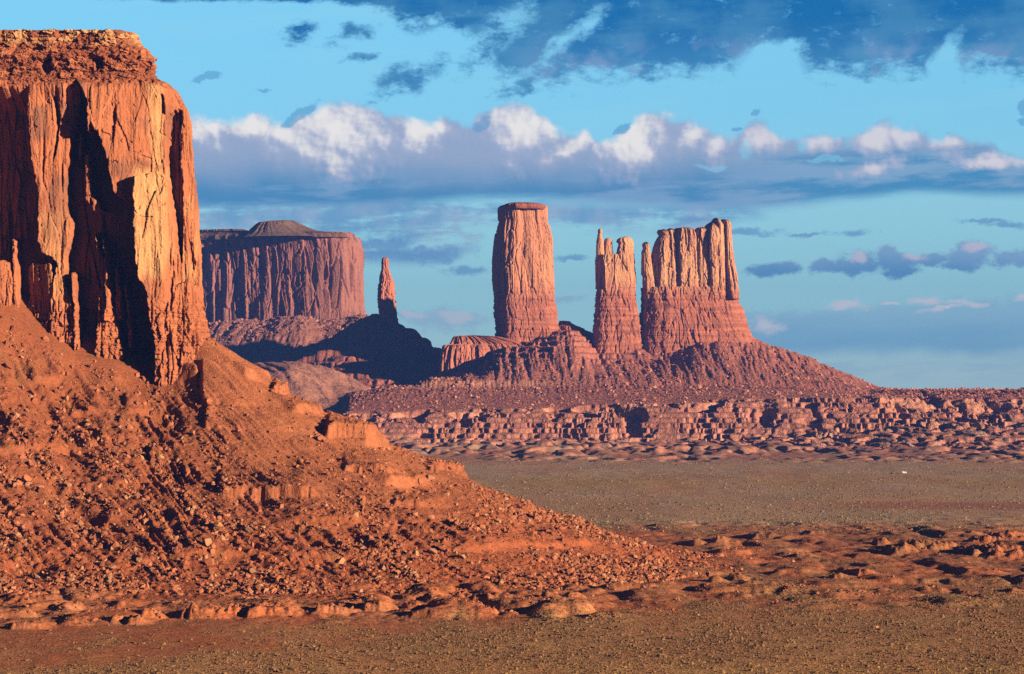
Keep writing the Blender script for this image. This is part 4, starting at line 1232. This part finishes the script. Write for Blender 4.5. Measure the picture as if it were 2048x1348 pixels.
    cr = [(120, 640), (400, 655), (420, 650), (470, 640), (520, 642), (560, 634), (600, 632), (640, 640), (700, 634), (722, 628), (740, 636), (760, 660), (860, 720)]
    m1 = [(120, 690), (400, 690), (440, 680), (500, 668), (560, 650), (600, 646), (650, 664), (700, 656), (730, 660), (860, 750)]
    f0 = [(120, 760), (400, 752), (500, 745), (600, 740), (700, 735), (860, 790)]
    bk = [(120, 640), (740, 640), (860, 740)]
    X, Y, Z, P = slope_sheet(px, [(floor_row(FD - 1150), FD - 1150), (f0, FD - 640), (m1, FD - 390), (cr, FD - 235), (bk, FD + 200), (bk, FD + 420), (floor_row(FD + 900), FD + 900)], 4.5, None)
    Z += 10 * fbm(X / 60, Y / 70, 661, 4) + 4 * fbm(X / 14, Y / 16, 662, 3)
    Z -= 5 * sm(ridged((X - Y * .15) / 45, Y / 200, 663, 3), .6, .95)
    Z = to_floor(Z, P, 20, 140, 800, 860)
    n = fbm(X / 40, Y / 40, 664, 4)
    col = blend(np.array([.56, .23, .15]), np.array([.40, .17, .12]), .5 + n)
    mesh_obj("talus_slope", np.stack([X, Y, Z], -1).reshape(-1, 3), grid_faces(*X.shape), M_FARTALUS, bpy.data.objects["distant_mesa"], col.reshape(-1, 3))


    V = np.stack([X, Y, Z], -1)
    n = 11000
    ii = rng.integers(160, V.shape[0] - 200, n); jj = rng.integers(150, V.shape[1] - 60, n)
    kz = rng.uniform(0, 1, n) < .2 + .8 * sm(fbm(X[ii, jj] / 60, Y[ii, jj] / 60, 665, 3), -.25, .3)
    ii, jj = ii[kz], jj[kz]
    size = np.minimum(1.2 * rng.pareto(2.2, len(ii)) + 1.2, 9)
    tc_ = blend(np.array([.38, .16, .11]), np.array([.62, .29, .19]), rng.uniform(0, 1, len(ii)))
    o = scatter("rubble", V[ii, jj] + rng.normal(0, 1.5, (len(ii), 3)) * (1, 1, 0), size, tc_, M_ROCK, rng)
    o['kind'] = 'stuff'; o['label'] = "pale blocks strewn below the distant mesa's wall"


# ------------------------------------------------------------------ loose rock
def ico(sub=0):
    import bmesh
    bm = bmesh.new()
    bmesh.ops.create_icosphere(bm, subdivisions=sub + 1, radius=1.0)
    v = np.array([q.co[:] for q in bm.verts]); f = np.array([[q.index for q in p.verts] for p in bm.faces])
    bm.free()
    return v, f


def rand_rot(n, rng):
    q = rng.normal(size=(n, 4)); q /= np.linalg.norm(q, axis=1, keepdims=True)
    w, x, y, z = q.T
    return np.stack([np.stack([1 - 2 * (y * y + z * z), 2 * (x * y - z * w), 2 * (x * z + y * w)], -1),
                     np.stack([2 * (x * y + z * w), 1 - 2 * (x * x + z * z), 2 * (y * z - x * w)], -1),
                     np.stack([2 * (x * z - y * w), 2 * (y * z + x * w), 1 - 2 * (x * x + y * y)], -1)], 1)


def scatter(name, pts, size, tint, mat, rng, squash=(.8, .8, .6), jit=.28, upright=False):
    v, f = ico(0)
    n = len(pts)
    sc = size[:, None] * (np.array(squash)[None] * rng.uniform(.65, 1.35, (n, 3)))
    vv = v[None] * (1 + rng.normal(0, jit, (n, len(v), 1))) * sc[:, None]
    if upright:
        a = rng.uniform(0, 6.28, n)
        c, s = np.cos(a), np.sin(a)
        R = np.zeros((n, 3, 3)); R[:, 0, 0] = c; R[:, 0, 1] = -s; R[:, 1, 0] = s; R[:, 1, 1] = c; R[:, 2, 2] = 1
    else:
        R = rand_rot(n, rng)
    vv = np.einsum('nij,nkj->nki', R, vv) + pts[:, None]
    ff = (f[None] + (np.arange(n) * len(v))[:, None, None]).reshape(-1, 3)
    t = np.repeat(tint[:, None], len(v), 1)
    return mesh_obj(name, vv.reshape(-1, 3), ff, mat, None, t.reshape(-1, 3), smooth=False)


def boulder_mesh(rng, k):
    v, f = ico(2)
    v = v * np.array([1.0, .85, .8]) * rng.uniform(.8, 1.2, 3)
    for _ in range(13):                                     # flat broken faces
        nrm = rng.normal(size=3); nrm /= np.linalg.norm(nrm)
        off = rng.uniform(.30, .72)
        dd = v @ nrm - off
        v = v - np.maximum(dd, 0)[:, None] * nrm
    v = v * (1 + .05 * fbm(v[:, 0] * 3 + v[:, 2], v[:, 1] * 3, 800 + k, 3))[:, None]
    return v, f


def build_loose():
    rng = np.random.default_rng(11)
    # rubble over the near slope
    n = 395000
    x = rng.uniform(-500, 150, n); y = rng.uniform(1290, 1640, n)
    z, dist, s, ss = talus_z(x, y, detail=True)
    g = ground_z(x, y)
    sl = s - .62 * np.maximum(dist, 0) * sm(s, NOSE + 40, NOSE - 50)
    dens = sm(fbm(sl / 24, dist / 70, 851, 4), -.02, .30) * (1 - .80 * ss) * (.35 + .65 * sm(dist, 60, 150)) + .10
    pick = (dist > 3) & (z > g - .5) & (rng.uniform(0, 1, n) < dens * .62)
    x, y, z, ss = x[pick], y[pick], z[pick], ss[pick]
    size = np.minimum(.40 * rng.pareto(2.0, len(x)) + .26, 2.3) * (1 - .3 * ss)
    t = blend(DIRT2, ORANGE, rng.uniform(0, 1, len(x)))
    t = blend(t, np.array([.60, .32, .18]), (rng.uniform(0, 1, len(x)) < .15) * .8)
    t = blend(t, BROWN, (rng.uniform(0, 1, len(x)) < .3) * .6)
    o = scatter("rubble", np.stack([x, y, z + size * .15], -1), size, t, M_ROCK, rng)
    o['kind'] = 'stuff'; o['label'] = "loose broken rock strewn over the near red slope"
    # rubble on the banks of the near floor
    n = 110000
    px = rng.uniform(-200, 2250, n); row = rng.uniform(1060, 1262, n)
    y = F * H / (row - YH); x = (px - 1024) / F * y
    z = ground_z(x, y)
    dens = sm(fbm(x / 18, y / 30, 861, 3), -.05, .35) * sm(z, .5, 2.5)
    zt = talus_z(x, y, False)[0]
    pick = (rng.uniform(0, 1, n) < dens * .8) & (zt < z)
    x, y, z = x[pick], y[pick], z[pick]
    size = np.minimum(.30 * rng.pareto(2.2, len(x)) + .28, 1.6)
    t = blend(np.array([.40, .13, .06]), np.array([.56, .24, .12]), rng.uniform(0, 1, len(x)))
    o = scatter("gravel", np.stack([x, y, z], -1), size, t, M_ROCK, rng)
    o['kind'] = 'stuff'; o['label'] = "small stones strewn over the eroded red banks"
    # scrub of the near plain
    n = 470000
    px = rng.uniform(-400, 2450, n)
    y = np.sqrt(rng.uniform(820.0 ** 2, 1480.0 ** 2, n)); x = (px - 1024) / F * y
    row = YH + F * H / y
    nn = fbm(x / 40, y / 110, 334, 4)
    bank = tab(px, [(-400, 1330), (0, 1300), (300, 1285), (620, 1262), (900, 1250), (1250, 1225), (1500, 1200), (2048, 1170)])
    veg = sm(row - bank + 40 * nn, -14, 22)
    red = sm(poly_sd(px + 30 * nn, row + 10 * nn, [(-400, 1330), (0, 1312), (250, 1290), (450, 1275), (560, 1290), (330, 1318), (0, 1345), (-400, 1360)]), -8, 8)
    dens = veg * (1 - .9 * red) * np.clip(.62 + .9 * fbm(x / 9, y / 16, 871, 4) + .5 * fbm(x / 40, y / 70, 872, 2), .08, 1) + .05 * (1 - veg)
    z = ground_z(x, y)
    pick = (rng.uniform(0, 1, n) < dens)
    zt = talus_z(x, y, False)[0]
    pick &= zt < z
    x, y, z, row, px = x[pick], y[pick], z[pick], row[pick], px[pick]
    size = np.minimum(.15 + .085 * rng.pareto(2.1, len(x)), .8)
    t = blend(np.array([.20, .112, .050]), np.array([.32, .18, .082]), rng.uniform(0, 1, len(x)))
    t = blend(t, np.array([.38, .23, .12]), (rng.uniform(0, 1, len(x)) < .10) * .7)
    t = blend(t, np.array([.46, .29, .09]), (row > 1325) * (px > 900) * (rng.uniform(0, 1, len(x)) < .3) * .8)
    o = scatter("scrub", np.stack([x, y, z + size * .35], -1), size, t, M_SHRUB, rng, squash=(1, 1, .8), jit=.22, upright=True)
    o['kind'] = 'stuff'; o['label'] = "low dry scrub covering the near desert floor"
    # larger tufts farther out, where only these can be told from the soil
    n = 130000
    px = rng.uniform(560, 2300, n)
    row = rng.uniform(912, 1068, n)
    y = F * H / (row - YH); x = (px - 1024) / F * y
    z = ground_z(x, y)
    nn = fbm(x / 120, y / 400, 873, 3)
    pick = (rng.uniform(0, 1, n) < .60 + .9 * nn + .5 * fbm(x / 25, y / 70, 874, 3)) & (talus_z(x, y, False)[0] < z) & (y < 4560)
    x, y, z = x[pick], y[pick], z[pick]
    size = np.minimum(.26 + .13 * rng.pareto(2.2, len(x)), 1.3) * (y / 2600) ** .4
    t = blend(np.array([.27, .195, .12]), np.array([.37, .26, .15]), rng.uniform(0, 1, len(x)))
    t = blend(t, np.array([.44, .31, .16]), (rng.uniform(0, 1, len(x)) < .07) * .7)
    o = scatter("scrub", np.stack([x, y, z + size * .3], -1), size, t, M_SHRUB, rng, squash=(1.2, 1.2, .7), jit=.2, upright=True)
    o['kind'] = 'stuff'; o['label'] = "grey green scrub spread over the far plain"
    # countable boulders
    protos = [boulder_mesh(rng, k) for k in range(8)]
    meshes = []
    for k, (v, f) in enumerate(protos):
        tones = [DIRT2, ORANGE, RED, np.array([.56, .26, .13]), DIRT, ORANGE * .9, np.array([.58, .30, .15]), RED]
        o = mesh_obj("boulder_proto", v, f, M_ROCK, None, np.repeat(tones[k][None], len(v), 0), smooth=False)
        meshes.append(o.data)
        bpy.data.objects.remove(o)

    def drop(px, py, mode='talus'):
        """place on the near slope seen at a picture point"""
        D = np.linspace(1180, 1640, 2400)
        X, Y, Z = at(px, py, D)
        zt = talus_z(X, Y, False)[0]
        zg = ground_z(X, Y)
        hit = np.nonzero(np.maximum(zt, zg) > Z)[0]
        i = hit[0] if len(hit) else len(D) - 1
        return X[i], Y[i], max(zt[i], zg[i])
    named = [
        (411, 1090, 12, "great rounded boulder standing upright in the lower rubble with a long black shadow", 6, 1.3),
        (437, 1055, 11, "broad pale boulder above the great upright boulder on the slope", 3, .8),
        (500, 1062, 10, "pale split slab boulder on the slope beyond the great upright boulder", 6, .7),
        (452, 985, 8, "pair topped pale boulder under the banded outcrop", 3, .9),
        (55, 965, 13, "large flat faced boulder beside the curved black hollow on the upper rubble", 1, .8),
        (15, 735, 10, "grey topped boulder high up beneath the mesa's first black recess", 0, .7),
        (128, 1015, 7, "lone pale boulder at the edge of a black hollow", 6, .9),
        (225, 1138, 8, "tilted pale boulder at the foot of the slope", 3, .7),
        (280, 1122, 7, "round pale boulder beside a round black shadow", 6, 1.0),
        (506, 1144, 8, "egg shaped yellow boulder at the foot of the rubble", 6, 1.0),
        (608, 1116, 9, "yellowish flat boulder half sunk in the lower slope", 6, .6),
        (868, 1108, 13, "long pale slab leaning on the foot of the smooth shoulder", 3, .6),
        (860, 960, 12, "pale flat boulder on the open shoulder near the plain", 3, .6),
        (645, 880, 10, "lone pale block on the smooth orange shoulder", 1, .6),
        (925, 1115, 9, "smooth buff boulder beside the dark hollow near the slope's foot", 6, .7),
    ]
    for (px_, py_, w, lab, k, tall) in named:
        X, Y, Z = drop(px_, py_)
        o = bpy.data.objects.new("boulder", meshes[k])
        S.collection.objects.link(o)
        r = w * 1.35 * Y / F
        o.location = (X, Y, Z + r * .35 * tall)
        o.scale = (r, r, r * tall)
        o.rotation_euler = (rng.uniform(-.3, .3), rng.uniform(-.3, .3), rng.uniform(0, 6.28))
        o['label'] = lab; o['category'] = "boulder"; o['group'] = "large boulders on the near slope"
    cnt = 0
    while cnt < 190:
        px_ = rng.uniform(0, 1150); py_ = rng.uniform(720, 1160)
        X, Y, Z = drop(px_, py_)
        dist = talus_sd(np.array([X]), np.array([Y]))[0]
        if dist[0] < 8 or Y > 1635 or (px_ > 400 and py_ < 930 and rng.uniform() < .8) or rng.uniform() > .35 + .65 * sm(py_, 850, 1050):
            continue
        r = min(1.0 + .9 * rng.pareto(2.1), 3.4)
        o = bpy.data.objects.new("boulder", meshes[int(rng.integers(8))])
        S.collection.objects.link(o)
        o.location = (X, Y, Z + r * .25)
        o.scale = (r * rng.uniform(.8, 1.3), r, r * rng.uniform(.6, 1.0))
        o.rotation_euler = tuple(rng.uniform(0, 6.28, 3))
        o['label'] = "small red boulder lying loose among the rubble of the near slope"
        o['category'] = "boulder"; o['group'] = "boulders scattered over the near slope"
        cnt += 1


def build_small():
    import bmesh
    # white vehicle far out on the plain
    D = F * H / (946 - YH)
    x = (1808 - 1024) / F * D
    z = float(ground_z(np.array([x]), np.array([D]))[0])
    white = bpy.data.materials.new("white_paint"); white.use_nodes = True
    b = white.node_tree.nodes['Principled BSDF']
    b.inputs['Base Color'].default_value = (.50, .49, .48, 1); b.inputs['Roughness'].default_value = .35
    dark = bpy.data.materials.new("dark_glass"); dark.use_nodes = True
    b = dark.node_tree.nodes['Principled BSDF']
    b.inputs['Base Color'].default_value = (.02, .02, .025, 1); b.inputs['Roughness'].default_value = .2
    wood = bpy.data.materials.new("weathered_wood"); wood.use_nodes = True
    b = wood.node_tree.nodes['Principled BSDF']
    nn = Nodes(wood.node_tree)
    gg = nn.new('ShaderNodeNewGeometry')
    cc = nn.mix(nn.noise(gg.outputs['Position'], 6, 5), (.05, .03, .02), (.10, .06, .04))
    wood.node_tree.links.new(cc, b.inputs['Base Color'])
    t = thing("camper_van", "tiny white van parked far out on the grey green plain", "van", (x, D, z))

    def prism(name, prof, y0, y1, mat):
        """side profile (x, z) pushed from y0 to y1"""
        n = len(prof)
        v = [(x + a, D + y0, z + c) for a, c in prof] + [(x + a, D + y1, z + c) for a, c in prof]
        bm = bmesh.new()
        vs = [bm.verts.new(q) for q in v]
        bm.faces.new(vs[:n]); bm.faces.new(vs[n:][::-1])
        for i in range(n):
            bm.faces.new((vs[i], vs[n + i], vs[n + (i + 1) % n], vs[(i + 1) % n]))
        bmesh.ops.recalc_face_normals(bm, faces=bm.faces)
        bmesh.ops.bevel(bm, geom=bm.edges[:], offset=.06, segments=2, affect='EDGES')
        me = bpy.data.meshes.new(name); bm.to_mesh(me); bm.free(); me.materials.append(mat)
        o = bpy.data.objects.new(name, me); S.collection.objects.link(o)
        o.parent = t; o.matrix_parent_inverse = t.matrix_world.inverted()
        return o
    prism("body", [(-2.9, .45), (3.0, .45), (3.0, 2.1), (2.4, 2.45), (-1.2, 2.45), (-1.7, 3.1), (-2.9, 3.1)], -1.0, 1.0, white)
    prism("window", [(.2, 1.45), (2.2, 1.45), (2.0, 2.1), (.2, 2.1)], -1.03, -.985, dark)
    prism("window", [(-2.5, 1.5), (-1.2, 1.5), (-1.2, 2.1), (-2.5, 2.1)], -1.03, -.985, dark)
    for a in (-1.9, 1.9):
        for yy in (-.95, .75):
            prism("wheel", [(a + .42 * math.cos(q), .42 + .42 * math.sin(q)) for q in np.linspace(0, 2 * math.pi, 16, endpoint=False)], yy, yy + .22, dark)
    # post in the badlands
    D = F * H / (1117 - YH)
    x = (1507 - 1024) / F * D
    z = float(ground_z(np.array([x]), np.array([D]))[0])
    t = thing("wooden_post", "single dark weathered post standing on the bare red flats", "post", (x, D, z))
    bm = bmesh.new()
    prev = None
    for h_, r_ in ((-.3, .24), (.8, .22), (1.9, .2), (2.5, .17), (2.6, .1)):
        ring = [bm.verts.new((x + r_ * math.cos(a) + .02 * h_, D + r_ * math.sin(a), z + h_)) for a in np.linspace(0, 2 * math.pi, 10, endpoint=False)]
        if prev:
            for i in range(10):
                bm.faces.new((prev[i], prev[(i + 1) % 10], ring[(i + 1) % 10], ring[i]))
        prev = ring
    bm.faces.new(prev)
    me = bpy.data.meshes.new("shaft"); bm.to_mesh(me); bm.free(); me.materials.append(wood)
    o = bpy.data.objects.new("shaft", me); S.collection.objects.link(o); o.parent = t; o.matrix_parent_inverse = t.matrix_world.inverted()


def build_haze():
    x0, x1, y0, y1, z0, z1 = -36000, 36000, -300, 14600, -14, 760
    v = [(x, y, z) for z in (z0, z1) for y in (y0, y1) for x in (x0, x1)]
    f = [(0, 2, 3, 1), (4, 5, 7, 6), (0, 1, 5, 4), (2, 6, 7, 3), (0, 4, 6, 2), (1, 3, 7, 5)]
    m = bpy.data.materials.new("thin_air"); m.use_nodes = True
    nt = m.node_tree
    nt.nodes.clear()
    out = nt.nodes.new('ShaderNodeOutputMaterial')
    p = nt.nodes.new('ShaderNodeVolumePrincipled')
    p.inputs['Color'].default_value = (.043, .114, .43, 1)
    p.inputs['Density'].default_value = HAZE
    p.inputs['Anisotropy'].default_value = 0.0
    nt.links.new(p.outputs[0], out.inputs['Volume'])
    o = mesh_obj("haze", v, np.array(f), m, None, None, smooth=False)
    o['kind'] = 'stuff'


HAZE = 4.0e-5

import time
_t = [time.time()]


def lap(n):
    print("lap", n, round(time.time() - _t[0], 1)); _t[0] = time.time()


mesa = build_mesa(); lap('mesa')
build_ground(); lap('ground')
build_talus(mesa); lap('talus')
SPIRE_ROOT = build_buttes(); lap('buttes')
build_far_slopes(); lap('slopes')
build_loose(); lap('loose')
build_small()
if HAZE:
    build_haze()
